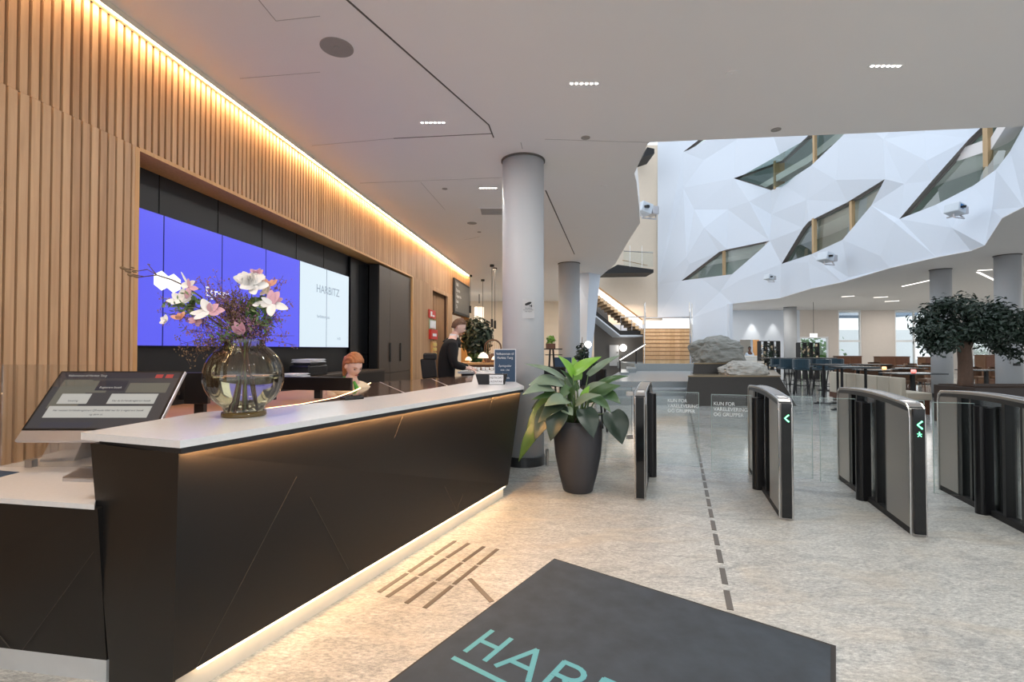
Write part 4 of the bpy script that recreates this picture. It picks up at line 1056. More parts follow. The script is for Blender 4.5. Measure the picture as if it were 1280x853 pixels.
# long bare budded branch reaching left
tb = thing('budding_branch', 'long bare twig with fuzzy buds reaching far left out of the vase', 'branch', vc)
pts_ = [foot_(.06, 0), neck, vl(262, 398, 0), vl(252, 372, 0), vl(232, 358, 0), vl(215, 350, 0), vl(196, 344, 0), vl(172, 347, 0)]
MB().tube(pts_, [.006, .006, .005, .0045, .004, .0035, .003, .002], 6).build('stem', M_TWIG, tb, smooth=True)
for a, c_ in [((196, 344), (184, 337)), ((184, 337), (172, 339)), ((196, 344), (186, 332)), ((172, 339), (158, 336)), ((180, 346), (165, 343))]:
    MB().tube([vl(*a), vl(*c_)], [.0025, .0018], 5).build('twig', M_TWIG, tb)
for px, py, rx in [(154, 335.5, .014), (160, 339, .014), (163, 344, .013), (168, 340, .01), (170, 346, .012), (186, 331, .006), (166, 335, .008)]:
    b = MB().ell((0, 0, 0), (rx*1.4, rx*.6, rx*.6), 10); o = b.build('bud', M_BROWNBUD, tb, smooth=True); o.location = vl(px, py); o.rotation_euler = (0, .25, 0)
# filler twigs (uncountable)
R_ = random.Random(11); fm = MB(); fb = MB(); fb2 = MB()
def octa(mb, c, r):
    v = [mb.bm.verts.new(c+Vector(d_)*r*R_.uniform(.7, 1.3)) for d_ in ((1, 0, 0), (0, 1, 0), (-1, 0, 0), (0, -1, 0), (0, 0, 1.3), (0, 0, -1.2))]
    for i_ in range(4):
        mb.bm.faces.new((v[i_], v[(i_+1) % 4], v[4])); mb.bm.faces.new((v[(i_+1) % 4], v[i_], v[5]))
def spray(mb, mbb, base, end, n, rad, droop=0, br=.0055):
    base = Vector(base); end = Vector(end)
    mb.tube([base, base.lerp(end, .5)+Vector((R_.uniform(-.02, .02), 0, .01)), end], [.0022, .0016, .001], 4)
    for k in range(int(n*2.2)):
        q_ = base.lerp(end, R_.uniform(.35, 1)); off = Vector((R_.gauss(0, rad), R_.gauss(0, rad), R_.gauss(0, rad)-droop))
        e_ = q_+off; mb.tube([q_, e_], [.0009, .0006], 3, caps=False)
        for j in range(4):
            s_ = e_+Vector((R_.gauss(0, .009), R_.gauss(0, .009), R_.gauss(0, .009))); r2 = R_.uniform(.3, 1)*br
            octa(mbb, s_, r2)
nk = neck+Vector((0, 0, .01))
for (px, py, n_, rd, mm) in [(290, 365, 46, .035, 1), (278, 372, 40, .035, 1), (300, 372, 46, .035, 1), (262, 368, 30, .035, 0), (318, 400, 34, .035, 0), (330, 400, 26, .03, 0), (345, 395, 18, .03, 0), (288, 385, 34, .035, 1),
                        (216, 392, 22, .03, 0), (212, 376, 20, .025, 0), (232, 412, 18, .03, 0), (250, 352, 14, .03, 0), (272, 350, 16, .025, 0), (362, 376, 8, .012, 0), (354, 345, 9, .015, 0), (368, 420, 4, .01, 0), (372, 432, 3, .008, 0), (340, 412, 12, .02, 1), (300, 395, 30, .04, 0)]:
    spray(fm, (fb if mm == 0 else fb2), nk+Vector((R_.uniform(-.04, .04), R_.uniform(-.03, .03), 0)), vl(px, py, R_.uniform(-.06, .1)), n_, rd)
for (px, py) in [(225, 430), (240, 438), (262, 432), (248, 428), (285, 432), (232, 448)]:
    spray(fm, fb2, nk+Vector((-.05, R_.uniform(-.04, .04), 0)), vl(px, py, R_.uniform(-.1, .05)), 9, .025, .0)
for (x, y) in [(.05, .01), (-.04, .02), (.02, -.05), (-.02, -.03), (.03, .04), (-.06, 0)]:
    fm.tube([foot_(x, y), Vector((x*.2, y*.2, .25)), Vector((-x*.6, -y*.6, .41))], .0035, 5)
o = fm.build('filler_twigs', M_TWIG); o.location = vc; tag(o, 'mass of fine bare twigs filling the bouquet in the round vase', 'twigs', kind='stuff')
gm = MB()
for (px, py, n_, rx_) in [(232, 388, 60, .05), (245, 380, 40, .04), (222, 384, 30, .04), (322, 385, 60, .035), (328, 402, 50, .03), (300, 408, 40, .05), (290, 420, 40, .05)]:
    c_ = vl(px, py, -.02)
    for k in range(n_):
        p_ = c_+Vector((R_.gauss(0, rx_), R_.gauss(0, rx_), R_.gauss(0, rx_*.8))); d_ = Vector((R_.uniform(-1, 1), R_.uniform(-1, .4), R_.uniform(-.3, 1))).normalized()*R_.uniform(.012, .026); s_ = d_.orthogonal().normalized()*d_.length*.28
        gm.quad(p_-d_, p_-s_, p_+d_, p_+s_)
o = gm.build('filler_leaves', M_STEM); o.location = vc; tag(o, 'small fresh green filler leaves in the bouquet', 'leaves', kind='stuff')
o = fb.build('filler_blossom', M_PURPLE); o.location = vc; tag(o, 'tiny purple filler blossom scattered through the bouquet', 'blossom', kind='stuff')
o = fb2.build('filler_seed_heads', M_BROWNBUD); o.location = vc; tag(o, 'tiny olive brown seed heads in the middle of the bouquet', 'seed heads', kind='stuff')

# ---- things on the counter top
c = PZ(440, 499.5, HC)
t = thing('card_terminal', 'small black card terminal lying on the counter in front of the woman', 'card terminal', c, CROT-.3)
MB().box((0, 0, .012), (.15, .08, .024)).build('body', M_BLKPLASTIC, t, bevel=.008, seg=3); MB().box((.03, 0, .026), (.06, .055, .004)).build('screen', M_GLOSSBLACK, t); MB().box((-.035, 0, .026), (.05, .055, .004)).build('keypad', M_BLKMATTE, t)
p0, p1 = PZ(598, 481, HC), PZ(630, 481.5, HC)
t = thing('flyer_box', 'low black box with a white label, at the far end of the counter', 'box', (p0.x, p0.y, HC))
wb_ = (p1-p0).length
b = MB(); b.hexa([(0, 0, 0), (wb_, 0, 0), (wb_, .1, 0), (0, .1, 0)], [(-.03, -.005, .105), (wb_+.03, -.005, .105), (wb_+.03, .11, .105), (-.03, .11, .105)]); b.build('body', M_BLKMATTE, t)
MB().bx(wb_*.42, wb_*.95, -.012, -.007, .004, .098).build('card', M_PAPER, t)
text('card_text', 'VISITKORT', .028, M_BLKMATTE, t, Matrix.Translation((wb_*.68, -.0125, .06)) @ Matrix.Rotation(PI/2, 4, 'X'), 'CENTER'); text('card_text', '& KONTAKT', .028, M_BLKMATTE, t, Matrix.Translation((wb_*.68, -.0125, .022)) @ Matrix.Rotation(PI/2, 4, 'X'), 'CENTER')
p0 = PD(618.5, 479, 5.25); sw_ = 25.5*5.25/FOC; shh = PD(618.5, 437.5, 5.25).z-HC
t = thing('opening_hours_sign', 'upright dark blue welcome sign with white text at the far end of the counter', 'sign', (p0.x, 5.25, HC))
MB().bx(-.008, sw_+.008, 0, .012, 0, shh+.008).build('acrylic_holder', M_PAPER, t); MB().bx(0, sw_, -.003, 0, .004, shh).build('sign_face', M_NAVY, t)
for k, (s_, sz) in enumerate([('Velkommen til', .036), ('Harbitz Torg', .036), ('', .02), ('Åpningstider', .03), ('0700 - 1700', .022), ('Fredag', .024), ('0700 - 1600', .022)]):
    if s_: text('sign_text', s_, sz, M_PAPER, t, Matrix.Translation((sw_/2, -.0035, shh-.055-k*.043)) @ Matrix.Rotation(PI/2, 4, 'X'), 'CENTER', sx=.9)
# camera notice on the round column
nz = PD(660.5, 386, 5.74)
t = thing('camera_notice', 'small grey camera surveillance notice stuck on the thick white column', 'sign', nz)
MB().bx(-.07, .07, 0, .004, -.115, .115).build('plate', mat('notice_grey', srgb(186, 188, 190), .5), t)
b = MB(); b.ell((.0, -.003, .06), (.04, .003, .016), 12, Matrix.Rotation(-.4, 3, 'Y')); b.ell((-.028, -.003, .05), (.014, .004, .014), 10); b.bx(.01, .04, -.004, -.001, .028, .036); b.bx(.032, .042, -.004, -.001, .018, .046); b.build('camera_symbol', M_BLKMATTE, t)
for k, s_ in enumerate(('Området er', 'kameraovervåket', 'hele døgnet')): text('notice_text', s_, .017, M_BLKMATTE, t, Matrix.Translation((0, -.001, .0-k*.02)) @ Matrix.Rotation(PI/2, 4, 'X'), 'CENTER')
# ================================================================== PEOPLE
def skin_mesh(verts, edges, radii, sub=2, root=0):
    me = bpy.data.meshes.new('t'); me.from_pydata([Vector(v) for v in verts], edges, []); o = bpy.data.objects.new('t', me); COL.objects.link(o)
    o.modifiers.new('s', 'SKIN'); 
    if not me.skin_vertices: bpy.context.view_layer.objects.active = o
    sk = me.skin_vertices[0].data if me.skin_vertices else None
    if sk is None: raise RuntimeError('no skin layer')
    for i, r in enumerate(radii):
        rr_ = r if hasattr(r, '__len__') else (r, r)
        sk[i].radius = rr_; sk[i].use_root = (i == root)
    s = o.modifiers.new('u', 'SUBSURF'); s.levels = s.render_levels = sub
    dg = bpy.context.evaluated_depsgraph_get(); dg.update()
    m2 = bpy.data.meshes.new_from_object(o.evaluated_get(dg)); bpy.data.objects.remove(o)
    return m2
def chain(V, E, R_, pts, rad, start=None):
    """append a limb to a skeleton; returns index of the last joint"""
    prev = start
    for p, r in zip(pts, rad):
        V.append(p); R_.append(r); i = len(V)-1
        if prev is not None: E.append((prev, i))
        prev = i
    return prev
def hand(V, E, R_, wrist, idx, d, side, curl, s=1.0):
    """palm and five separate bent fingers; d = pointing direction, side = towards the thumb, curl = palm facing"""
    d, side, curl = Vector(d).normalized(), Vector(side).normalized(), Vector(curl).normalized()
    palm = Vector(wrist)+d*.045*s; V.append(palm); R_.append((.022*s, .014*s)); pi = len(V)-1; E.append((idx, pi))
    for k, (o_, L) in enumerate([(.027, .072), (.009, .080), (-.010, .074), (-.027, .058)]):
        b_ = palm+side*o_*s+d*.04*s
        chain(V, E, R_, [b_, b_+d*L*.45*s+curl*.008, b_+d*L*.75*s+curl*.024*s, b_+d*L*.85*s+curl*.042*s], [.0095*s, .0088*s, .008*s, .006*s], pi)
    tb_ = Vector(wrist)+d*.025*s+side*.028*s
    chain(V, E, R_, [tb_, tb_+side*.022*s+d*.022*s+curl*.01, tb_+side*.028*s+d*.048*s+curl*.024*s], [.011*s, .010*s, .007*s], pi)
def head_mesh(bm, M, s=1.0, fem=False):
    """head centred at origin, face towards +Y, chin down -Z; 0.23 m tall"""
    r = bmesh.ops.create_icosphere(bm, subdivisions=5, radius=1)
    for v in r['verts']:
        x, y, z = v.co
        X, Y, Z = x*.076, y*.096, z*.118
        if z < 0:   # narrow to the jaw and chin
            k = -z; X *= 1-(.42 if fem else .34)*k**1.6; Y *= 1-.18*k
            if y > 0: Y += .010*k
            if y < 0: Y *= 1-.35*k
        g = lambda cx, cz, sx, sz: math.exp(-((X-cx)/sx)**2-((Z-cz)/sz)**2)
        if y > 0:
            Y += .022*g(0, -.020, .011, .020)+.010*g(0, .0, .007, .020)        # nose
            Y -= .010*(g(.031, .004, .017, .013)+g(-.031, .004, .017, .013))    # eye sockets
            Y += .006*(g(.03, .026, .022, .010)+g(-.03, .026, .022, .010))      # brow
            Y += .007*g(0, -.056, .020, .008)-.003*g(0, -.072, .02, .006)        # lips
            Y += .010*g(0, -.092, .018, .014)                                   # chin
            Y += .004*(g(.042, -.03, .018, .02)+g(-.042, -.03, .018, .02))      # cheeks
        v.co = M @ Vector((X*s, Y*s, Z*s))
    for sx in (-1, 1):
        q = bmesh.ops.create_uvsphere(bm, u_segments=12, v_segments=8, radius=1)
        for v in q['verts']:
            x, y, z = v.co; v.co = M @ Vector(((sx*(.076+.004)+x*.009)*s, (-.006+y*.017)*s, (-.012+z*.030)*s))
def body_obj(name, skinm, headM, m, parent, s=1.0, fem=False, voxel=.006):
    bm = bmesh.new(); bm.from_mesh(skinm); head_mesh(bm, headM, s, fem)
    me = bpy.data.meshes.new(name); bm.to_mesh(me); bm.free(); me.materials.append(m)
    o = bpy.data.objects.new(name, me); COL.objects.link(o); o.parent = parent
    rm = o.modifiers.new('r', 'REMESH'); rm.mode = 'VOXEL'; rm.voxel_size = voxel; rm.use_smooth_shade = True
    sm_ = o.modifiers.new('c', 'CORRECTIVE_SMOOTH') if False else o.modifiers.new('c', 'SMOOTH'); sm_.factor = .5; sm_.iterations = 2
    return o
def cloth(name, V, E, R_, m, parent, sub=2):
    me = skin_mesh(V, E, R_, sub); me.name = name; me.materials.append(m)
    for p in me.polygons: p.use_smooth = True
    o = bpy.data.objects.new(name, me); COL.objects.link(o); o.parent = parent; return o
def face_bits(parent, M, s=1.0, browm=M_BROWNHAIR):
    for sx in (-1, 1):
        b = MB(); b.ell(M @ Vector((sx*.031*s, .0835*s, .002*s)), (.011*s, .005*s, .0045*s), 10, M.to_3x3()); b.build('eye', M_EYE, parent, smooth=True)
        b = MB(); b.tube([M @ Vector((sx*x*s, y*s, z*s)) for x, y, z in ((.016, .097, .022), (.03, .094, .027), (.046, .083, .022))], [.002*s, .003*s, .0015*s], 5); b.build('eyebrow', browm, parent, smooth=True)
    b = MB(); b.ell(M @ Vector((0, .1005*s, -.056*s)), (.021*s, .0075*s, .0065*s), 12, M.to_3x3()); b.build('lips', M_LIPS, parent, smooth=True)
def hair_cap(parent, M, m, s=1.0, back=.0, top=.014, short=False, name='hair'):
    b = MB(); r = bmesh.ops.create_icosphere(b.bm, subdivisions=5, radius=1); kill = []
    for v in r['verts']:
        x, y, z = v.co
        hl = .10+.56*max(0, y)-1.6*max(0, -y) if not short else .22+.44*max(0, y)-1.1*max(0, -y)   # hairline height
        t_ = top+(.004*math.sin(x*26+y*7)+.003*math.sin(y*31+z*9))
        if z < hl-.0 and y > -.25 and not (z > hl): kill.append(v)
        elif z < -.52: kill.append(v)
        v.co = M @ Vector((x*(.076+t_)*s, (y*(.096+t_)-(.004))*s, (z*(.118+t_)+.002)*s))
    bmesh.ops.delete(b.bm, geom=kill, context='VERTS')
    return b.build(name, m, parent, smooth=True, solid=.006*s)
def RM(loc, yaw, pitch=0, roll=0):
    """head matrix: yaw 0 faces +Y, positive turns left; pitch negative looks down"""
    return Matrix.Translation(loc) @ Matrix.Rotation(yaw, 4, 'Z') @ Matrix.Rotation(pitch, 4, 'X') @ Matrix.Rotation(roll, 4, 'Y')

# woman seated at the inner desk, looking down to the right
wd = 4.62
hc = PD(442, 457, wd)
woman = thing('person', 'red-haired woman seated behind the counter, looking down, in cream top with green collar', 'person', (hc.x, hc.y, 0))
hz = hc.z; s = .95
yaw = -2.3; HM = RM(Vector((0, 0, hz)), yaw, -.5, .0)
f = Vector((math.sin(-yaw), math.cos(-yaw), 0)); f = Matrix.Rotation(yaw, 3, 'Z') @ Vector((0, 1, 0)); rt = Matrix.Rotation(yaw, 3, 'Z') @ Vector((1, 0, 0))
nk_ = Vector((0, 0, hz-.13))-f*.045; ch = Vector((0, 0, hz-.24))-f*.07
pel = Vector((0, 0, .58))-f*.10
V, E, R_ = [], [], []
chain(V, E, R_, [pel, pel.lerp(ch, .5)+f*0, ch-Vector((0, 0, .06)), ch+Vector((0, 0, .03)), nk_, Vector((0, 0, hz-.05))-f*.01], [(.15, .11), (.125, .095), (.14, .10), (.09, .07), .05, .05])
def arm(side, sh_off, elbow, wrist):
    sh_ = ch+rt*side*.155+Vector((0, 0, -.02)); return [sh_, elbow, wrist]
for sd in (-1, 1):
    sh_ = ch+rt*sd*.16+Vector((0, 0, -.02)); el = sh_+f*.10+Vector((0, 0, -.24))+rt*sd*.04; wr = el+f*.22+Vector((0, 0, .04))-rt*sd*.06
    last = chain(V, E, R_, [sh_, el, wr], [.052, .038, .026], 3); hand(V, E, R_, wr, last, f+Vector((0, 0, -.2)), -rt*sd, (0, 0, -1), .9)
for sd in (-1, 1):
    hp = pel+rt*sd*.09; kn = hp+f*.40; an = kn+Vector((0, 0, -.42)); chain(V, E, R_, [hp, kn, an, an+f*.16], [.085, .062, .045, .035], 0)
body_obj('body', skin_mesh(V, E, R_, 2), HM, M_SKIN, woman, s, True)
face_bits(woman, HM, s, M_GINGER)
hair_cap(woman, HM, M_GINGER, s)
b = MB(); back = -(HM.to_3x3() @ Vector((0, 1, 0))); upw = HM.to_3x3() @ Vector((0, 0, 1))
hcn = Vector((0, 0, hz))
b.ell(hcn+back*.105+upw*.02, (.035, .035, .035), 12)
b.tube([hcn+back*.10+upw*.02, hcn+back*.135-upw*.0, hcn+back*.135-upw*.07, hcn+back*.115-upw*.14, hcn+back*.10-upw*.19], [.028, .034, .032, .022, .008], 10)
b.build('ponytail', M_GINGER, woman, smooth=True)
V, E, R_ = [], [], []
chain(V, E, R_, [pel, pel.lerp(ch, .5), ch-Vector((0, 0, .05)), ch+Vector((0, 0, .045)), ch+Vector((0, 0, .10))+f*.015], [(.165, .125), (.14, .11), (.175, .14), (.14, .12), (.072, .072)])
for sd in (-1, 1):
    sh_ = ch+rt*sd*.165+Vector((0, 0, -.015)); el = sh_+f*.10+Vector((0, 0, -.24))+rt*sd*.04; wr = el+f*.19+Vector((0, 0, .035))-rt*sd*.05
    chain(V, E, R_, [sh_, el, wr], [.082, .056, .04], 3)
cloth('top', V, E, R_, M_CREAMCLOTH, woman)
b = MB(); cc = ch+Vector((0, 0, .105)); n = 14
ring = [cc+rt*.070*math.cos(2*PI*k/n)+f*(.064*math.sin(2*PI*k/n)+.005)+Vector((0, 0, -.02*math.sin(2*PI*k/n))) for k in range(n+1)]
b.tube(ring, .009, 8, caps=False); b.tube([cc+f*.08-Vector((0, 0, .02)), cc+f*.13-Vector((0, 0, .08)), cc+f*.155-Vector((0, 0, .15))], [.012, .022, .014], 8)
b.build('collar', M_GREENCLOTH, woman, smooth=True)
# her chair and computer screens
t = thing('office_chair', 'office chair under the seated woman behind the counter', 'chair', (hc.x-f.x*.1, hc.y-f.y*.1, 0))
MB().box((0, 0, .46), (.46, .46, .07), rz=yaw).build('seat', M_BLKMATTE, t, bevel=.02); MB().lathe([(.03, .08), (.03, .44)], 12).build('column', M_BLKPLASTIC, t)
b = MB()
for k in range(5): a = k*2*PI/5; b.tube([(0, 0, .09), (math.cos(a)*.3, math.sin(a)*.3, .04)], [.025, .018], 6)
b.build('base', M_BLKPLASTIC, t)
def monitor(px0, px1, ptop, pbot0, pbot1, d0, d1, lab):
    a, b_ = PD(px0, ptop[0], d0), PD(px1, ptop[1], d1); c, e = PD(px0, pbot0, d0), PD(px1, pbot1, d1)
    o_ = Vector((a.x, a.y, 0)); w_ = Vector((b_.x-a.x, b_.y-a.y, 0)); L = w_.length
    t = thing('computer_monitor', lab, 'monitor', (a.x, a.y, HC-.09), math.atan2(w_.y, w_.x), 'monitors on the inner desk')
    zt = (a.z+b_.z)/2-(HC-.09); zb_ = (c.z+e.z)/2-(HC-.09)
    MB().bx(0, L, -.015, .015, max(zb_, .02), zt).build('display', M_BLKPLASTIC, t, bevel=.004); MB().bx(L/2-.03, L/2+.03, .015, .05, 0, zt*.8).bx(L/2-.1, L/2+.1, -.06, .1, 0, .012).build('stand', M_BLKMATTE, t)
    return t
monitor(352, 440, (473, 470.5), 489, 487, 4.25, 4.12, 'black monitor back behind the counter, in front of the seated woman')
monitor(232, 262, (466, 466), 505, 505, 3.05, 3.05, 'black monitor behind the counter between the kiosk computer and the vase')
monitor(205, 345, (472, 472), 500, 500, 3.75, 3.75, 'wide black monitor behind the counter seen through the vase')

# man in a black suit standing at the cafe table
md_ = 7.3
def mp(px, py, dd=0): return PD(px, py, md_+dd)
hM = mp(574, 408.5); man = thing('person', 'man in a black suit with short brown hair standing bent over the small table', 'person', (hM.x-.1, md_, 0))
O = Vector((hM.x-.1, md_, 0)); L_ = lambda p: p-O
hh = L_(hM); f = Vector((1, .12, 0)).normalized(); rt = Vector((.12, -1, 0)).normalized()
HM2 = RM(hh, -PI/2+.12, -.5)
hip = Vector((-.09, 0, .93)); chs = Vector((.0, 0, 1.46)); nk_ = Vector((hh.x-.075, 0, hh.z-.13))
sc_ = 1.0
V, E, R_ = [], [], []
top = chain(V, E, R_, [hip, Vector((-.10, 0, 1.12)), Vector((-.06, 0, 1.34)), Vector((-.01, 0, 1.50)), nk_, hh+Vector((-.03, 0, -.05))], [(.15, .11), (.14, .10), (.17, .115), (.11, .08), .056, .056])
handp = L_(mp(594, 463)); handp2 = L_(mp(590, 463, -.1))
arms = []
for sd, hp_ in ((1, handp2), (-1, handp)):
    sh_ = Vector((-.01, 0, 1.45))+rt*sd*.19; el = Vector((.02, 0, 1.17))+rt*sd*.24; wr = hp_+Vector((-.12, 0, .03))+rt*sd*.0
    wr = Vector((hp_.x-.07, rt.y*sd*.10, hp_.z+.03)); arms.append((sh_, el, wr))
    last = chain(V, E, R_, [sh_, el, wr], [.058, .042, .028], 3); hand(V, E, R_, wr, last, f+Vector((0, 0, -.35)), -rt*sd, (0, 0, -1), 1)
for sd in (-1, 1):
    hp_ = hip+rt*sd*.09; chain(V, E, R_, [hp_, Vector((hp_.x+.03, hp_.y, .50)), Vector((hp_.x, hp_.y, .09)), Vector((hp_.x+.17, hp_.y, .045))], [.095, .065, .048, .04], 0)
body_obj('body', skin_mesh(V, E, R_, 2), HM2, M_SKIN, man, 1.0)
face_bits(man, HM2, 1.0); hair_cap(man, HM2, M_BROWNHAIR, 1.0, top=.010, short=True)
bd = MB(); bd.ell(HM2 @ Vector((0, .075, -.095)), (.045, .028, .03), 12, HM2.to_3x3()); bd.build('beard', mat('beard_brown', srgb(150, 110, 86), .8), man, smooth=True)
V, E, R_ = [], [], []
chain(V, E, R_, [Vector((-.08, 0, .84)), Vector((-.10, 0, 1.10)), Vector((-.065, 0, 1.33)), Vector((-.015, 0, 1.52)), Vector((nk_.x-.02, 0, nk_.z-.045))], [(.20, .14), (.175, .14), (.215, .16), (.17, .14), (.085, .085)])
for (sh_, el, wr) in arms: chain(V, E, R_, [sh_, el, wr.lerp(el, .1)], [.095, .068, .048], 3)
cloth('jacket', V, E, R_, M_SUIT, man)
V, E, R_ = [], [], []
chain(V, E, R_, [hip+Vector((0, 0, .02)), hip-Vector((0, 0, .05))], [(.165, .12), (.16, .12)])
for sd in (-1, 1):
    hp_ = hip+rt*sd*.095; chain(V, E, R_, [hp_-Vector((0, 0, .08)), Vector((hp_.x+.03, hp_.y, .50)), Vector((hp_.x, hp_.y, .10))], [.11, .082, .07], 1)
cloth('trousers', V, E, R_, M_SUIT, man)
for sd in (-1, 1):
    MB().ell((hip.x+.07, rt.y*sd*.095, .05), (.14, .05, .05), 14).build('shoe', M_GLOSSBLACK, man, smooth=True)
b = MB(); b.tube([Vector((-.015, 0, 1.47)), Vector(((nk_.x-.015)*.6, 0, 1.53)), nk_+Vector((-.022, 0, -.035))], [.15, .125, .082], 16); b.build('jacket_collar', M_SUIT, man, smooth=True)
b = MB(); b.tube([nk_+Vector((-.012, 0, -.06)), nk_+Vector((.0, 0, .015))], [.075, .064], 14); b.build('shirt_collar', M_PAPER, man, smooth=True)

# ================================================================== CAFE SIDE, LEFT BACKGROUND
tz = 1.40-27.5*7.35/FOC
p0, p1 = PD(577, 465, 7.35), PD(612, 465, 7.35)
t = thing('high_table', 'white-topped high table with a dark front where the man in the suit works', 'table', (p0.x-.05, 7.25, 0))
Lt = p1.x-p0.x+.55
MB().bx(0, Lt, 0, .6, tz-.03, tz).build('table_top', M_WHITE, t); MB().bx(.06, Lt-.02, .04, .56, tz-.30, tz-.03).build('apron', M_BLKMATTE, t)
for x in (.07, Lt-.07):
    for y in (.08, .52): MB().bx(x-.02, x+.02, y-.02, y+.02, 0, tz-.3).build('leg', M_BLKMATTE, t)
R_ = random.Random(4); cup0 = None
for k in range(9):
    x = p0.x+.12+k*.058*1.15; y = 7.32+.12*(k % 2)+.03
    if cup0 is None:
        cup0 = o = thing('cup', None, 'cup', group='white cups on the high table'); MB().lathe([(.018, 0), (.03, .05), (.032, .06), (.029, .06), (.016, .008)], 16).build('bowl', M_WHITE, o, smooth=True)
        MB().lathe([(.02, 0), (.045, .006), (.046, .008)], 16).build('saucer', M_WHITE, o, smooth=True)
    else: o = copy_tree(cup0)
    o.location = (x, y, tz); o['label'] = 'small white cup on a saucer among those on the high table by the man'
# black office chair left of the man
oc = PD(536, 470, 7.9); zc_ = lambda py, d=7.9: PD(536, py, d).z
t = thing('office_chair', 'black high-backed office chair behind the counter, left of the man in the suit', 'chair', (oc.x, 7.9, 0))
MB().box((0, 0, (zc_(448)+zc_(473))/2), (.24, .08, zc_(448)-zc_(473)), rot=Matrix.Rotation(-.12, 3, 'Y')).build('backrest', M_BLKMATTE, t, bevel=.02)
MB().box((.02, 0, zc_(446)), (.22, .10, .12)).build('headrest', M_BLKMATTE, t, bevel=.03)
MB().box((.2, 0, .62), (.46, .46, .08)).build('seat', M_BLKMATTE, t, bevel=.03)
b = MB(); 
for s_ in (-.24, .24): b.tube([(.05, s_, .66), (.05, s_, .90), (.36, s_, .92)], .018, 6)
b.build('armrest', M_BLKPLASTIC, t); MB().lathe([(.03, .1), (.03, .6)], 10, c=(.2, 0, 0)).build('column', M_BLKPLASTIC, t)
b = MB()
for k in range(5): a = k*2*PI/5; b.tube([(.2, 0, .1), (.2+math.cos(a)*.3, math.sin(a)*.3, .04)], [.025, .02], 6)
b.build('base', M_BLKPLASTIC, t)

# fittings on the slatted wall beyond the niche
def wq(px, py): v_, z_ = on_wall(px, py, W0+.015); return v_, z_
v_, z_ = wq(539.5, 392.5)
def wall_plate(name, lab, cat, px0, px1, py0, py1, m, th=.02):
    v0, z0 = wq(px0, py1); v1, z1 = wq(px1, py0)
    t = thing(name, lab, cat, WL(W0+.015, v0, z0), ROTW); MB().bx(0, th, 0, v1-v0, 0, (z1-z0)).build('plate', m, t); return t, v1-v0, z1-z0
t, a_, b_ = wall_plate('fire_sign', 'red fire hose sign with white symbol on the wood wall by the curtain', 'sign', 535.5, 543.5, 389, 397, M_RED)
MB().bx(.02, .023, a_*.2, a_*.45, b_*.2, b_*.8).bx(.02, .023, a_*.5, a_*.8, b_*.2, b_*.4).build('white_symbol', M_PAPER, t)
t, a_, b_ = wall_plate('evacuation_plan', 'framed evacuation plan on the wood wall below the red fire sign', 'plan', 536, 544, 401, 411, mat('plan_green', srgb(150, 168, 140), .5)); MB().bx(.02, .024, .03, a_-.03, b_*.1, b_*.9).build('plan_sheet', M_PAPER, t)
t, a_, b_ = wall_plate('fire_alarm', 'red fire alarm box on the wood wall, below the evacuation plan', 'alarm', 536, 544, 413, 424, M_RED, .06); MB().bx(.06, .064, a_*.2, a_*.8, b_*.3, b_*.6).build('call_point', M_PAPER, t)
t, a_, b_ = wall_plate('wall_stand', 'narrow brochure rack with yellow leaflets on the wood wall by the curtain', 'rack', 538, 543, 427, 446, M_OAK, .05)
for k in range(3): MB().bx(.05, .07, a_*.1, a_*.9, b_*(.05+.32*k), b_*(.25+.32*k)).build('leaflet', mat('leaflet_yellow', srgb(216, 190, 110), .6), t)
# brown curtain in the doorway
t = thing('curtain', 'brown pleated curtain hanging in the doorway of the wood wall', 'curtain', WL(W0-.10, DV0, 0), ROTW)
b = MB(); n = 60; vs0 = []; vs1 = []
for k in range(n+1):
    y = (DV1-DV0)*k/n; x = .035*math.sin(k*1.15); vs0.append(b.bm.verts.new((x, y, .02))); vs1.append(b.bm.verts.new((x, y, ZD)))
for k in range(n): b.bm.faces.new((vs0[k], vs0[k+1], vs1[k+1], vs1[k]))
b.build('fabric', M_CURTAIN, t, smooth=True, solid=.006)
MB().tube([(0, 0, ZD-.02), (0, DV1-DV0, ZD-.02)], .012, 8).build('rail', M_BLKMATTE, t)
# menu screen on the wood wall
t, a_, b_ = wall_plate('menu_board', 'dark framed menu board high on the wood wall above the cafe hatch', 'menu board', 566, 585, 359, 391.5, M_BLKMATTE, .05)
vv0, zz0 = wq(565, 386); vv1, zz1 = wq(585.5, 364)
MB().bx(.05, .054, .06, a_-.06, .06, b_-.06).build('display', mat('chalk_grey', srgb(92, 90, 86), .5), t)
for k in range(5): text('menu_text', ['Kaffe', 'Espresso', 'Cappuccino', 'Latte', 'Te'][k], .13, M_PAPER, t, basis((.056, .18, b_*(.80-.16*k)), (0, 1, 0), (0, 0, 1)))
# counter room behind the hatch, warmly lit
struct(wbuild(MB().bx(W0-2.2, W0-2.1, OV0-1.5, V_END+2, 0, CZ), 'wall_hatch', mat('hatch_yellow', srgb(220, 176, 110), .7)))
struct(wbuild(MB().bx(W0-2.2, W0-.25, OV0-.2, OV0-.1, 0, CZ), 'wall_hatch_side', mat('hatch_yellow', srgb(220, 176, 110), .7)))

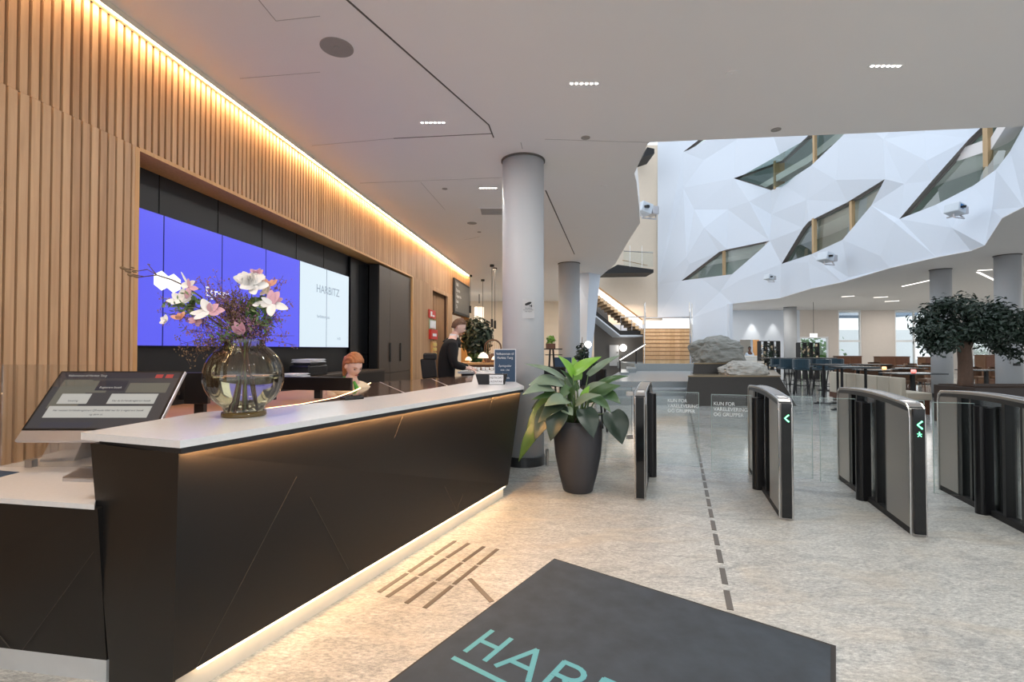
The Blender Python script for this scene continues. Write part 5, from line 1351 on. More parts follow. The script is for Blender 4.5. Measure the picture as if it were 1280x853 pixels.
# pendant lamps with long black cords
pend = [(587.8, 344, 8.6, 'nearest the end of the slatted wall', 392), (603.5, 349.5, 12.6, 'second from the slatted wall, thin with no visible shade', 430), (615, 331, 10.6, 'left of the close pair beside the thick column', 410), (618.7, 335, 11.2, 'right of the close pair beside the thick column', 411.5)]
for k, (px, py, _, lab, pb) in enumerate(pend):
    top_ = PZ(px, py, CZ); d = top_.y; zb_ = PD(px, pb, d).z
    t = thing('pendant_lamp', 'slim black cylinder pendant lamp, '+lab, 'pendant lamp', top_, 0, 'pendant lamps over the cafe counter')
    MB().lathe([(.06, -.06), (.06, 0)], 16).build('ceiling_cup', M_BLKMATTE, t); MB().tube([(0, 0, -.05), (0, 0, zb_-CZ+.1)], .007, 6).build('cord', M_BLKMATTE, t)
    MB().lathe([(.034, zb_-CZ), (.034, zb_-CZ+.24)], 20).build('lamp_shade', M_BLKMATTE, t); MB().lathe([(.026, zb_-CZ-.004), (.026, zb_-CZ)], 16).build('bulb', M_WARMBULB, t)
# tree, table lamps, shelves and seating in the cafe
def foliage(name, c, r, n, m, parent, size=.07, seed=0, flat=1.0):
    R_ = random.Random(seed); b = MB()
    for j in range(n):
        v = Vector((R_.gauss(0, 1), R_.gauss(0, 1), R_.gauss(0, 1))).normalized()*(R_.random()**.35)
        p = Vector(c)+Vector((v.x*r[0], v.y*r[1], v.z*r[2]))
        nn = (v+Vector((R_.uniform(-.7, .7), R_.uniform(-.7, .7), R_.uniform(-.2, .9)))).normalized(); a = nn.orthogonal().normalized(); a = Matrix.Rotation(R_.uniform(0, 6.28), 3, nn) @ a; s_ = size*R_.uniform(.6, 1.2); q = nn.cross(a)*s_*.45; a = a*s_
        m_2 = nn*s_*.12
        b.quad(p-a, p-q+m_2, p+a, p+q+m_2)
    return b.build(name, m, parent)
pT = PD(598, 420, 14.5)
t = thing('indoor_tree', 'dark bushy indoor tree in a pot beside the cafe hatch', 'tree', (pT.x, 14.5, 0))
foliage('foliage', (-.05, 0, PD(598, 421, 14.5).z), (.52, .45, .62), 1500, M_TREELEAF, t, .09, 2); foliage('lower_foliage', (.05, 0, PD(598, 447, 14.5).z), (.35, .3, .25), 400, M_LEAF, t, .09, 3)
MB().tube([(0, 0, .3), (.02, 0, 1.2), (0, 0, 1.9)], [.05, .04, .03], 8).build('trunk', M_BARK, t); MB().lathe([(.2, 0), (.26, .4), (.24, .4), (.23, .35)], 24).build('pot', M_POT, t, smooth=True)
for px, py, d, lab, s_, mm in [(585.5, 452, 11.5, 'small warm glowing lamp beside the cafe hatch', .5, 1), (604, 447, 10.6, 'cream mushroom table lamp on the brown sideboard', .8, 0), (619.5, 451, 10.6, 'glowing round table lamp half hidden by the blue sign', .6, 1)]:
    p = PD(px, py, d); z0 = p.z-.12*s_
    t = thing('table_lamp', lab, 'table lamp', (p.x, d, z0))
    MB().lathe([(.05*s_, 0), (.05*s_, .01), (.012*s_, .02), (.012*s_, .12*s_)], 20).build('base', M_OAK, t)
    MB().lathe([(.15*s_, .10*s_), (.13*s_, .17*s_), (.08*s_, .23*s_), (.02*s_, .26*s_)], 24).build('lamp_shade', M_WARMBULB if mm else emat('shade_cream', (1, .85, .66, 1), .9), t, smooth=True)
t = thing('sideboard', 'brown sideboard carrying the table lamps, beyond the high table', 'sideboard', (PD(578, 460, 10.6).x, 10.4, 0))
w_ = PD(628, 460, 10.6).x-PD(578, 460, 10.6).x; zt_ = PD(600, 453.5, 10.6).z
MB().bx(0, w_+.8, 0, .45, 0, zt_-.04).build('body', M_WALNUT, t); MB().bx(-.02, w_+.82, -.02, .47, zt_-.04, zt_-.0).build('top', M_OAK, t)
for k in range(3): MB().bx(.03+k*.45, .45+k*.45, -.015, 0, .1, zt_-.08).build('door', M_BROWNFURN, t)
for o in [x for x in COL.objects if x.name.startswith('table_lamp') and x.parent is None]: o.location.z = max(o.location.z, zt_); 
for o in [x for x in COL.objects if x.name.startswith('table_lamp') and x.parent is None and abs(x.location.y-11.5) < .1]: o.location.y = 10.6; o.location.x = PD(585.5, 450, 10.6).x
bz = [(606, 'left'), (611, 'middle'), (616, 'right')]
for k, (px, w0_) in enumerate(bz):
    p = PD(px, 445, 10.75); t = thing('wooden_box', 'brown wooden crate on the sideboard, %s of the three' % w0_ , 'crate', (p.x, 10.72, zt_), 0, 'crates on the sideboard')
    MB().bx(-.04, .04, -.05, .05, 0, .16+.02*k).build('body', M_BROWNFURN, t, bevel=.004); MB().bx(-.042, .042, -.052, .052, .1, .12).build('band', M_WALNUT, t)
# arched chair back / rattan frame
p = PD(621, 440, 12.5)
t = thing('lounge_chair', 'rattan lounge chair with arched back left of the thick column', 'chair', (p.x-.1, 12.5, 0))
a0, a1 = PD(614, 470, 12.5), PD(628, 424, 12.5); z1_ = PD(620, 425, 12.5).z; wx = .42
b = MB(); arcp_ = [(-wx/2, 0, .5)]+[(wx/2*math.cos(PI-PI*k/8), 0, z1_-.2+.2*math.sin(PI*k/8)) for k in range(9)]+[(wx/2, 0, .5)]; b.tube(arcp_, .022, 6); b.build('back_frame', M_BROWNFURN, t)
b = MB()
for k in range(7): b.tube([(-wx/2+.05+k*.052, 0, .5), (-wx/2+.05+k*.052, 0, z1_-.06)], .008, 4)
b.build('backrest', M_OAK, t); MB().box((0, -.2, .47), (.48, .45, .07)).build('seat', M_OAK, t, bevel=.02)
for sx in (-.2, .2):
    for sy in (-.38, -.02): MB().tube([(sx, sy, 0), (sx, sy, .46)], .018, 6).build('leg', M_BROWNFURN, t)
# tall plant stand and things between the columns
p = PD(689.5, 433, 9.5); zt_ = PD(689.5, 436, 9.5).z
t = thing('plant_stand', 'tall thin black trestle stand between the two round columns', 'stand', (p.x, 9.5, 0))
MB().bx(-.2, .2, -.1, .1, zt_-.02, zt_).build('shelf', M_BLKMATTE, t); MB().bx(-.12, .20, -.1, .1, zt_-.13, zt_-.115).build('lower_shelf', M_BLKMATTE, t)
for s_ in (-1, 1):
    for y_ in (-.08, .08): MB().tube([(s_*.03, y_, zt_-.02), (s_*.11, y_, 0)], .012, 6).build('leg', M_BLKMATTE, t)
t = thing('potted_herb', 'small green plant in a brown box on top of the thin black stand', 'plant', (p.x-.02, 9.5, zt_)); MB().bx(-.09, .09, -.06, .06, 0, .1).build('pot', M_WALNUT, t); foliage('foliage', (0, 0, .17), (.08, .06, .09), 90, M_LEAFBRIGHT, t, .04, 6)
p = PD(692, 452, 9.2)
t = thing('bar_stool', 'black bar stool behind the potted plant, between the two round columns', 'stool', (p.x, 9.2, 0))
def bar_stool(t, sz=.72, m=M_BLKMATTE, back=.32, leg=M_BLKMATTE):
    MB().box((0, 0, sz), (.42, .42, .07)).build('seat', m, t, bevel=.03)
    b = MB(); n = 9
    ins = [(math.cos(PI*k/(n-1))*.20, math.sin(PI*k/(n-1))*.20) for k in range(n)]; outs = [(math.cos(PI*k/(n-1))*.235, math.sin(PI*k/(n-1))*.235) for k in range(n)]
    b.prism(ins+outs[::-1], sz+.02, sz+back); b.build('backrest', m, t, bevel=.015)
    for s_ in (-1, 1):
        for s2 in (-1, 1): MB().tube([(s_*.14, s2*.14, sz-.03), (s_*.2, s2*.2, 0)], .018, 6).build('leg', leg, t)
    b = MB(); q = .18; b.tube([(-q, -q, .28), (q, -q, .28), (q, q, .28), (-q, q, .28), (-q, -q, .28)], .009, 5); b.build('foot_ring', leg, t)
bar_stool(t, .74)
p = PD(744, 465, 8.2)
t = thing('bar_stool', 'black bar stool behind the potted plant, in front of the white folded leg', 'stool', (p.x, 8.4, 0)); bar_stool(t, .74)
p = PD(728, 450, 9.6)
t = thing('potted_shrub', 'thin dark leafy plant in a white pot in front of the white folded leg', 'plant', (p.x, 9.8, 0))
foliage('foliage', (.02, 0, PD(728, 448, 9.8).z), (.14, .14, .32), 170, M_LEAFDARK, t, .07, 8); foliage('lower_foliage', (.14, 0, PD(736, 458, 9.8).z), (.22, .2, .15), 200, M_TREELEAF, t, .07, 9)
b = MB(); b.tube([(0, 0, .75), (0, .02, 1.2), (.03, 0, 1.65)], [.012, .01, .005], 6); b.build('stem', M_BARK, t); MB().lathe([(.11, 0), (.15, .80), (.13, .80), (.12, .7)], 24).build('pot', M_WHITE, t, smooth=True)
p = PD(706, 455, 9.8)
t = thing('small_screen', 'small blue screen on a stand in front of the second round column', 'screen', (p.x-.05, 9.8, 0)); zz = PD(706, 452, 9.8).z
MB().bx(-.18, .18, -.02, .02, zz-.12, zz+.08).build('display', M_NAVY, t); MB().tube([(0, .02, 0), (0, .02, zz-.1)], .02, 8).build('pole', M_BLKMATTE, t); MB().lathe([(.16, 0), (.16, .02)], 20).build('base', M_BLKMATTE, t)
for px, d, lab in [(707, 9.3, 'dark bistro table between the round columns behind the potted plant')]:
    p = PD(px, 465, d); t = thing('bistro_table', lab, 'table', (p.x, 10.0, 0)); MB().lathe([(.32, 1.02), (.32, 1.05)], 28).build('table_top', M_TABLETOP, t); MB().lathe([(.03, .02), (.03, 1.02)], 12).build('pole', M_BLKMATTE, t); MB().lathe([(.2, 0), (.2, .02)], 24).build('base', M_BLKMATTE, t)
# added glowing drum, stands in for a lit wall niche behind the cafe
a_, c_ = PZ(592, 384, CZ), PZ(612, 384, CZ)
p = PD(601, 391, 20)
t = thing('niche_glow_drum', 'large glowing drum standing in for a lit wall niche in the cafe, left of the thick column', 'ceiling light', (p.x-.1, 20.5, 0))
MB().lathe([(.20, PD(600, 402, 20).z), (.20, PD(600, 383, 20).z)], 36).build('lamp_shade', emat('niche_glow', (1, .80, .56, 1), .9), t); MB().tube([(0, 0, PD(600, 378, 20).z), (0, 0, CZ)], .02, 6).build('cord', M_BLKMATTE, t)
# ceiling fittings
for px, r_, lab, nm, ct, m in [((421, 59), .125, 'round grey loudspeaker grille in the ceiling at the upper left', 'ceiling_speaker', 'loudspeaker', M_GREYDISC), ((590, 279), .09, 'small round ceiling spot left of the column near the vent', 'ceiling_disc', 'detector', M_GREYDISC),
                     ((732, 172), .05, 'tiny round detector in the ceiling just right of the thick column', 'ceiling_disc', 'detector', M_GREYDISC), ((556, 236), .04, 'tiny sprinkler head in the ceiling left of the thick column', 'ceiling_sprinkler', 'sprinkler', M_GREYDISC), ((970, 162), .05, 'small detector near the edge of the ceiling above the atrium', 'ceiling_disc', 'detector', M_GREYDISC), ((755, 233), .05, 'small detector in the ceiling right of the thick column', 'ceiling_disc', 'detector', M_CEIL), ((914, 92), .05, 'small flush detector in the plain ceiling at the top right', 'ceiling_disc', 'detector', M_CEIL), ((599, 290), .04, 'tiny detector in the ceiling, farthest before the wood wall ends', 'ceiling_sprinkler', 'sprinkler', M_GREYDISC)]:
    p = PZ(*px, CZ); t = thing(nm, lab, ct, p); MB().lathe([(r_, -.006), (r_, 0)], 36).build('grille', m, t); MB().lathe([(r_*.2, -.012), (r_*.2, -.005)], 16).build('boss', m, t)
p = PZ(616, 264, CZ); t = thing('ceiling_vent', 'square air vent in the ceiling left of the thick column', 'vent', p)
MB().bx(-.24, .24, -.2, .2, -.012, 0).build('frame', M_CEIL, t); b = MB()
for k in range(8): b.bx(-.2, .2, -.17+k*.045, -.15+k*.045, -.016, -.011)
b.build('slats', M_GREYDISC, t)
# ================================================================== STAIRS AND RIGHT SIDE
# broad granite steps
st_ = thing('granite_steps', 'broad grey granite steps leading up to the wooden staircase', 'steps', (0, 0, 0))
def lat(px, d): return (px-640)/FOC*d
lv_ = [(.17, 12.2, 745, 854), (.34, 12.8, 752, 857), (.50, 13.6, 752, 861), (.80, 20.2, 793, 868)]
for z, d0, pa, pb in lv_:
    x0, x1 = lat(pa, d0), lat(pb, d0); z_prev = {.17: 0, .34: .17, .5: .34, .8: .5}[z]
    poly_ = [(x0, d0), (x1, d0), (lat(868, 26), 26.5), (lat(790, 26), 26.5)] if z < .6 else [(x0, d0), (x1, d0), (lat(866, 23), 23.5), (x0, 23.5)]
    MB().prism(poly_, z_prev, z).build('step', M_STONESTEP, st_)
MB().prism([(lat(783, 18.6), 18.6), (lat(795, 18.6), 18.6), (lat(795, 21), 21), (lat(783, 21), 21)], .5, .66).build('step', M_STONESTEP, st_)
MB().prism([(lat(776, 17.2), 17.2), (lat(786, 17.2), 17.2), (lat(786, 20), 20), (lat(776, 20), 20)], .5, .58).build('step', M_STONESTEP, st_)
# wooden staircase between glass sides
ws = thing('wooden_staircase', 'lit light-wood staircase rising behind the granite steps', 'staircase', (0, 0, 0))
xa, xb_ = lat(806, 20.6), lat(862, 20.6); n = 9; zt = PD(834, 411, 23.6).z; d0 = 20.6; run = 3.0/n; rise = (zt-.8)/n
for k in range(n):
    b = MB(); nb = 9
    X0, X1 = lat(806.5, d0+run*k), lat(862, d0+run*k)
    for j in range(nb): b.bx(X0+(X1-X0)*j/nb+.002, X0+(X1-X0)*(j+1)/nb-.002, d0+run*k, d0+run*(k+1)+.02, .8+rise*k-(.02 if k else 0), .8+rise*(k+1)-.012)
    o = b.build('stair_step', M_STAIRWOOD, ws)
    MB().bx(X0, X1, d0+run*k-.015, d0+run*(k+1)-.01, .8+rise*(k+1)-.03, .8+rise*(k+1)).build('nosing', mat('nosing_brown', srgb(146, 110, 76), .6), o)
MB().bx(lat(806, 23.6), lat(862, 23.6), 23.6, 26.4, zt-.25, zt).build('landing', M_STAIRWOOD, ws)
for x, xt in ((xa-.05, lat(808, 23.7)-.05), (xb_+.05, lat(861, 23.7)+.05)):
    b = MB(); b.hexa([(x-.008, d0-.1, .8), (x+.008, d0-.1, .8), (xt+.008, 23.7, zt-.1), (xt-.008, 23.7, zt-.1)], [(x-.008, d0-.1, 1.85), (x+.008, d0-.1, 1.85), (xt+.008, 23.7, zt+.75), (xt-.008, 23.7, zt+.75)]); b.build('glass_side', M_CLEAR, ws)
    b = MB(); b.tube([(x, d0-.1, 1.9), (xt, 23.7, zt+.8)], .025, 8); b.build('handrail', M_STEELTRIM, ws)
    MB().tube([(x, d0-.12, .8), (x*1.002, d0-.12, PD(806, 380, d0).z)], .02, 6).build('post', M_STEELTRIM, ws)
    MB().tube([(xt, 23.7, zt), (xt, 23.7, PD(806, 378, 23.7).z)], .02, 6).build('post', M_STEELTRIM, ws)
MB().tube([(lat(805, 23.75), 23.75, PD(834, 398, 23.7).z), (lat(862, 23.75), 23.75, PD(834, 396.5, 23.7).z)], .03, 8).build('cross_rail', M_STEELTRIM, ws)
b = MB(); b.bx(lat(806, 26.4), lat(862, 26.4), 26.4, 26.43, PD(834, 412, 26.4).z, PD(834, 401, 26.4).z); b.build('back_light', emat('stair_light', (1, .93, .84, 1), 1.6), ws)
# upper flight rising to the left
uf = thing('upper_stair_flight', 'upper stair flight with glowing handrail rising left above the grey wall', 'staircase', (0, 0, 0))
d = 24.4; d2 = 26.2
P0, P1 = PD(803, 414, d), PD(746, 369, d)
n = 13
B_ = PD(806, 421, d); Bl = PD(768, 418, d)
for k in range(n):
    a = P0.lerp(P1, k/n); c = P0.lerp(P1, (k+1)/n)
    MB().bx(c.x, a.x, d, d2, a.z-.05, c.z-.02).build('stair_step', M_STAIRWOOD, uf)
# dark soffit below the flight
s0, s1, s2 = PD(805, 415, d), PD(775, 415, d), PD(744, 390, d)
b = MB(); b.hexa([(p.x, d-.04, p.z-.16) for p in (s0, s1, s2)]+[(s2.x, d2, s2.z-.16), (s1.x, d2, s1.z-.16), (s0.x, d2, s0.z-.16)], [(p.x, d-.04, p.z+.06) for p in (s0, s1, s2)]+[(s2.x, d2, s2.z+.06), (s1.x, d2, s1.z+.06), (s0.x, d2, s0.z+.06)]); b.build('stringer', M_BLKMATTE, uf)
b = MB(); b.hexa([(p.x, d-.06, p.z-.24) for p in (s0, s1, s2)]+[(s2.x, d2, s2.z-.24), (s1.x, d2, s1.z-.24), (s0.x, d2, s0.z-.24)], [(p.x, d-.06, p.z-.16) for p in (s0, s1, s2)]+[(s2.x, d2, s2.z-.16), (s1.x, d2, s1.z-.16), (s0.x, d2, s0.z-.16)]); b.build('soffit', M_FACADE, uf)
h0, h1 = PD(803, 400, d2), PD(746, 358, d2); h2 = PD(745, 365, d2)
b = MB(); b.hexa([(h0.x, d2+.05, h0.z-.42), (h1.x, d2+.05, h1.z-.42), (h1.x, d2+.08, h1.z-.42), (h0.x, d2+.08, h0.z-.42)], [(h0.x, d2+.05, h0.z-.06), (h1.x, d2+.05, h1.z-.06), (h1.x, d2+.08, h1.z-.06), (h0.x, d2+.08, h0.z-.06)]); b.build('light_panel', emat('rail_glow', (1, .92, .82, 1), 1.5), uf)
MB().tube([(h0.x, d2, h0.z), (h1.x, d2, h1.z)], .04, 8).build('handrail', M_OAK, uf)
MB().tube([(PD(775, 397, d).x, d, PD(775, 397, d).z), (PD(808, 396, d).x, d, PD(808, 396, d).z)], .025, 6).build('landing_rail', M_STEELTRIM, uf)
for px in (776, 790, 806): MB().tube([(lat(px, d), d, PD(px, 396, d).z), (lat(px, d), d, PD(px, 416, d).z)], .018, 6).build('baluster', M_STEELTRIM, uf)
# bridge landings higher up
for nm, pts_, d, lab in [('landing_slab', [(752, 342), (772, 331), (817, 337), (817, 341)], 27.6, 'black-edged landing slab with glass rail beside the ceiling edge'), ('landing_slab', [(803, 197), (809, 184), (818, 186), (818, 192)], 27.6, 'black-edged landing slab high at the top of the atrium corner')]:
    b = MB(); pp = [PD(x, y, d) for x, y in pts_]
    zlo = min(p.z for p in pp); t = thing(nm, lab, 'landing', (0, 0, 0))
    b.hexa([(pp[0].x, d, pp[0].z), (pp[3].x, d, pp[3].z), (pp[3].x, d+1.6, pp[3].z), (pp[0].x, d+1.6, pp[0].z)], [(pp[1].x, d, pp[1].z), (pp[2].x, d, pp[2].z), (pp[2].x, d+1.6, pp[2].z), (pp[1].x, d+1.6, pp[1].z)]); b.build('slab', M_BLKMATTE, t)
    if pts_[0][1] > 300:
        gx0, gx1 = lat(780, d), lat(817, d); zt_ = PD(800, 314, d).z; zb_ = PD(800, 334, d).z
        MB().bx(gx0, gx1, d+.02, d+.035, zb_, zt_).build('glass_rail', M_GLASS, t)
        MB().tube([(gx0, d, zt_), (gx1, d, zt_-.1)], .025, 6).build('handrail', M_STEELTRIM, t); MB().tube([(gx0, d+.3, zb_+.45), (gx1, d+1.2, zb_+.3)], .02, 6).build('handrail', M_OAK, t)
        for px in (788, 803): MB().tube([(lat(px, d), d, zb_), (lat(px, d), d, zt_+.3)], .018, 6).build('post', M_STEELTRIM, t)
# projectors on the facade and at the corner
def projector(px, py, d, s_, lab, logo=False, rz=.3):
    p = PD(px, py, d); t = thing('projector', lab, 'projector', p, rz, 'projectors mounted around the atrium')
    MB().box((-.12*s_, 0, 0), (.36*s_, .42*s_, .30*s_), rot=Matrix.Rotation(.25, 3, 'Y')).build('housing', M_CAMWHITE, t, bevel=.03*s_)
    MB().box((.22*s_, .05*s_, -.02*s_), (.22*s_, .34*s_, .24*s_)).build('lamp_box', M_SILVER, t, bevel=.03*s_)
    MB().lathe([(.07*s_, -.0), (.08*s_, .06*s_)], 16, c=(-.16*s_, -.24*s_, -.03*s_)).build('lens', M_GLOSSBLACK, t)
    b = MB(); b.tube([(-.18*s_, 0, -.15*s_), (-.18*s_, 0, -.26*s_), (.30*s_, 0, -.26*s_), (.30*s_, .1, -.1*s_)], .022*s_, 6); b.tube([(.3*s_, .1, -.1*s_), (.35*s_, .5*s_, -.1*s_)], .03*s_, 6); b.build('bracket', M_SILVER, t)
    if logo: MB().box((-.16*s_, -.215*s_, .03*s_), (.13*s_, .008, .13*s_), rot=Matrix.Rotation(.25, 3, 'Y')).build('blue_emblem', mat('emblem_blue', srgb(50, 120, 180), .5), t)
projector(1197, 262, 11.3, .75, 'white projector with a blue emblem on the facade below the big right window', True)
projector(1035, 322, 16.6, .95, 'white projector on the facade below the middle window')
projector(963, 347, 21.3, .75, 'small white projector on the facade, lowest and farthest left')
projector(809, 262, 27.9, 2.0, 'large grey projector box hanging in the far corner of the atrium')
# things by the grey wall
p = PD(779, 435, 26.2); t = thing('globe_lamp', 'glowing round globe lamp on the grey wall under the stair flight', 'wall lamp', p); MB().ell((0, 0, 0), (.19, .12, .19), 20).build('globe', M_WHITEBULB, t, smooth=True); MB().bx(-.05, .05, .08, .38, -.05, .05).build('bracket', M_SILVER, t)
p = PD(733, 430, 12.5); t = thing('globe_lamp', 'glowing round globe lamp by the white folded leg, behind the thin shrub', 'wall lamp', (lat(735, 14.3), 14.3, PD(735, 431, 14.3).z)); MB().ell((0, 0, 0), (.1, .1, .1), 20).build('globe', M_WHITEBULB, t, smooth=True); MB().tube([(0, 0, -.1), (0, 0, -PD(735, 431, 14.3).z)], .015, 6).build('pole', M_BLKMATTE, t)
x0, x1 = lat(762, 26.5), lat(773.5, 26.5); o = struct(thing('door_1', None, None, (x0, 26.5, 0))); 
MB().bx(0, x1-x0, 0, .06, .5, PD(765, 431.5, 26.5).z).build('door_leaf', M_WHITE, o); MB().bx(x1-x0-.12, x1-x0-.05, -.05, 0, 1.2, 1.28).build('door_handle', M_STEEL, o)
p0, p1 = PD(775, 449, 19), PD(806, 430, 21.5)
t = thing('stair_handrail', 'glowing handrail on black posts left of the wooden staircase', 'handrail', (p0.x, p0.y, .5)); o_ = Vector((p0.x, p0.y, .5))
MB().tube([p0-o_, p1-o_], .03, 8).build('rail', M_BLKMATTE, t); MB().tube([p0-o_-Vector((0, .03, .03)), p1-o_-Vector((0, .03, .03))], .022, 8).build('light_strip', emat('rail_led', (1, .96, .9, 1), 3), t)
for k, u in enumerate((.0, .62)):
    q_ = p0.lerp(p1, u)-o_; MB().tube([q_, Vector((q_.x, q_.y, 0.0 if u == 0 else .3))], .028, 6).build('post', M_BLKMATTE, t)
p0, p1 = PD(864, 431, 20.4), PD(872, 440, 19.0); t = thing('stair_handrail', 'short glowing handrail right of the wooden staircase', 'handrail', (p0.x, p0.y, .5)); o_ = Vector((p0.x, p0.y, .5))
MB().tube([p0-o_, p1-o_], .03, 8).build('rail', M_BLKMATTE, t); MB().tube([p0-o_-Vector((.03, .03, .03)), p1-o_-Vector((.03, .03, .03))], .022, 8).build('light_strip', emat('rail_led', (1, .96, .9, 1), 3), t); MB().tube([p1-o_, Vector((p1.x-o_.x, p1.y-o_.y, -.2))], .025, 6).build('post', M_BLKMATTE, t)

# bronze plinths with boulders
zl = .70; dl = 12.0
pl_ = thing('stone_plinth', 'dark bronze two-tier plinth carrying the boulders in the atrium', 'plinth', (0, 0, 0))
L0, L1 = lat(862, dl), lat(977, dl)
zl = PD(860, 470, dl).z
b = MB(); b.hexa([(lat(856, dl), dl, 0), (lat(995, dl), dl, 0), (lat(985, 15), 15.5, 0), (lat(880, 15), 15.5, 0)], [(L0, dl+.1, zl-.03), (L1, dl+.1, zl-.03), (lat(972, 15.2), 15.4, zl-.03), (lat(886, 15), 15.4, zl-.03)]); b.build('lower_tier', M_BRONZEPLATE, pl_)
b = MB(); b.prism([(L0-.02, dl+.08), (L1+.02, dl+.08), (lat(972, 15.2), 15.42), (lat(886, 15), 15.42)], zl-.03, zl); b.build('lower_rim', mat('rim_bronze', srgb(140, 124, 100), .3, .6), pl_)
du = 12.9; zu = PD(870, 454, du).z
U0, U1 = lat(868, du), lat(955, du)
b = MB(); b.hexa([(U0-.05, du, zl), (U1+.15, du, zl), (lat(957, 15.2), 15.2, zl), (lat(873, 15.2), 15.2, zl)], [(U0, du+.05, zu-.03), (U1, du+.05, zu-.03), (lat(954, 15.1), 15.1, zu-.03), (lat(874, 15.1), 15.1, zu-.03)]); b.build('upper_tier', M_BRONZEPLATE, pl_)
b = MB(); b.prism([(U0-.02, du+.03), (U1+.02, du+.03), (lat(955, 15.1), 15.12), (lat(873, 15.1), 15.12)], zu-.03, zu); b.build('upper_rim', mat('rim_bronze', srgb(140, 124, 100), .3, .6), pl_)
MB().hexa([(lat(995, dl)+.02, dl+.2, 0), (lat(1003, dl), dl+.3, 0), (lat(990, 15.4), 15.6, 0), (lat(985, 15.4), 15.6, 0)], [(L1+.04, dl+.2, zl-.05), (L1+.12, dl+.3, zl-.1), (lat(976, 15.4), 15.6, zl-.1), (lat(974, 15.4), 15.6, zl-.05)]).build('side_face', M_GREYPLINTH, pl_)
def rock(name, lab, c, r, m, seed, flatb=.35):
    b = MB(); bmesh.ops.create_icosphere(b.bm, subdivisions=5, radius=1)
    for v in b.bm.verts:
        d_ = v.co.normalized(); n1 = noise.noise(d_*1.3+Vector((seed, 0, 0))); n2 = noise.noise(d_*4+Vector((0, seed, 0))); n3 = noise.noise(d_*11+Vector((0, 0, seed)))
        n4 = noise.noise(Vector((d_.x*2, d_.y*2, d_.z*14))+Vector((seed, 0, 0)))
        k = 1+.22*n1+.09*n2+.035*n3+.03*n4
        w = Vector((abs(d_.x)**.75*(1 if d_.x > 0 else -1), abs(d_.y)**.75*(1 if d_.y > 0 else -1), abs(d_.z)**.8*(1 if d_.z > 0 else -1)))
        p = Vector((w.x*r[0]*k, w.y*r[1]*k, w.z*r[2]*k)); p.z = max(p.z, -r[2]*flatb*1.6)
        v.co = p
    zmin = min(v.co.z for v in b.bm.verts)
    for v in b.bm.verts: v.co.z -= zmin
    o = b.build(name, m); o.location = c; return tag(o, lab, 'boulder')
rock('boulder', 'big grey boulder on the upper tier of the bronze plinth', (lat(897, 13.6), 13.65, zu), (.68, .5, .46), M_ROCK, 3.1)
rock('boulder', 'smaller pale boulder on the lower tier of the bronze plinth', (lat(928, 12.48), 12.5, zl), (.52, .34, .22), M_ROCK2, 7.7)

# indoor tree in its planter
td = 9.0; tx = lat(1206, td)
t = thing('indoor_tree', 'indoor tree with a broad dark green crown and bare trunk, right of the speed gates', 'tree', (tx, td, 0))
ztop = lambda py: PD(1206, py, td).z
b = MB(); b.tube([(-.02, 0, .55), (.0, 0, .85), (.02, .02, 1.15), (-.02, 0, 1.5), (.03, 0, 1.8)], [.12, .11, .105, .10, .08], 12); b.tube([(.0, 0, 1.3), (.3, .1, 1.7), (.6, 0, 2.0)], [.05, .04, .02], 8); b.tube([(0, 0, 1.35), (-.3, -.1, 1.7), (-.5, 0, 1.95)], [.05, .04, .02], 8)
b.build('trunk', M_BARK, t, smooth=True)
def crown_part(name, c, r, ncl, per, seed):
    Rq = random.Random(seed); b = MB()
    for q in range(ncl):
        v = Vector((Rq.gauss(0, 1), Rq.gauss(0, 1), Rq.gauss(0, .9))).normalized()*(Rq.random()**.3)
        cc_ = Vector(c)+Vector((v.x*r[0], v.y*r[1], v.z*r[2])); cr_ = Rq.uniform(.12, .24)
        for j in range(per):
            w_ = Vector((Rq.gauss(0, 1), Rq.gauss(0, 1), Rq.gauss(0, .6))).normalized()*(Rq.random()**.45)*cr_
            p = cc_+w_; nn = (w_.normalized()+Vector((Rq.uniform(-.8, .8), Rq.uniform(-.8, .8), Rq.uniform(.1, 1.2)))).normalized()
            a = Matrix.Rotation(Rq.uniform(0, 6.28), 3, nn) @ nn.orthogonal().normalized(); s_ = .05*Rq.uniform(.6, 1.3); q2 = nn.cross(a)*s_*.45; a = a*s_; h_2 = nn*s_*.2
            b.quad(p-a, p-q2+h_2, p+a, p+q2+h_2)
    return b.build(name, M_TREELEAF, t)
crown_part('crown', (-.12, 0, ztop(402)), (.70, .6, .46), 62, 75, 21)
crown_part('crown', (.74, .1, ztop(408)), (.56, .5, .36), 44, 75, 22)
crown_part('crown', (-.55, -.1, ztop(422)), (.34, .3, .26), 20, 70, 23)
crown_part('crown', (1.25, .2, ztop(420)), (.45, .4, .42), 28, 70, 24)
t = thing('tree_planter', 'low dark wooden planter box at the foot of the indoor tree', 'planter', (tx, td, 0))
px0, px1 = lat(1166, td+.2)-tx, lat(1262, td)-tx
px0 = lat(1166, td+.5)-tx; MB().bx(px0, px1+.8, -.35, .5, 0, PD(1180, 483, td).z).build('box', mat('planter_brown', srgb(50, 38, 32), .5, var=.2, stretch=(1, 1, 8)), t, bevel=.01); MB().bx(px0+.05, px1+.75, -.3, .45, PD(1180, 483, td).z, PD(1180, 482, td).z).build('soil', M_SOIL, t)

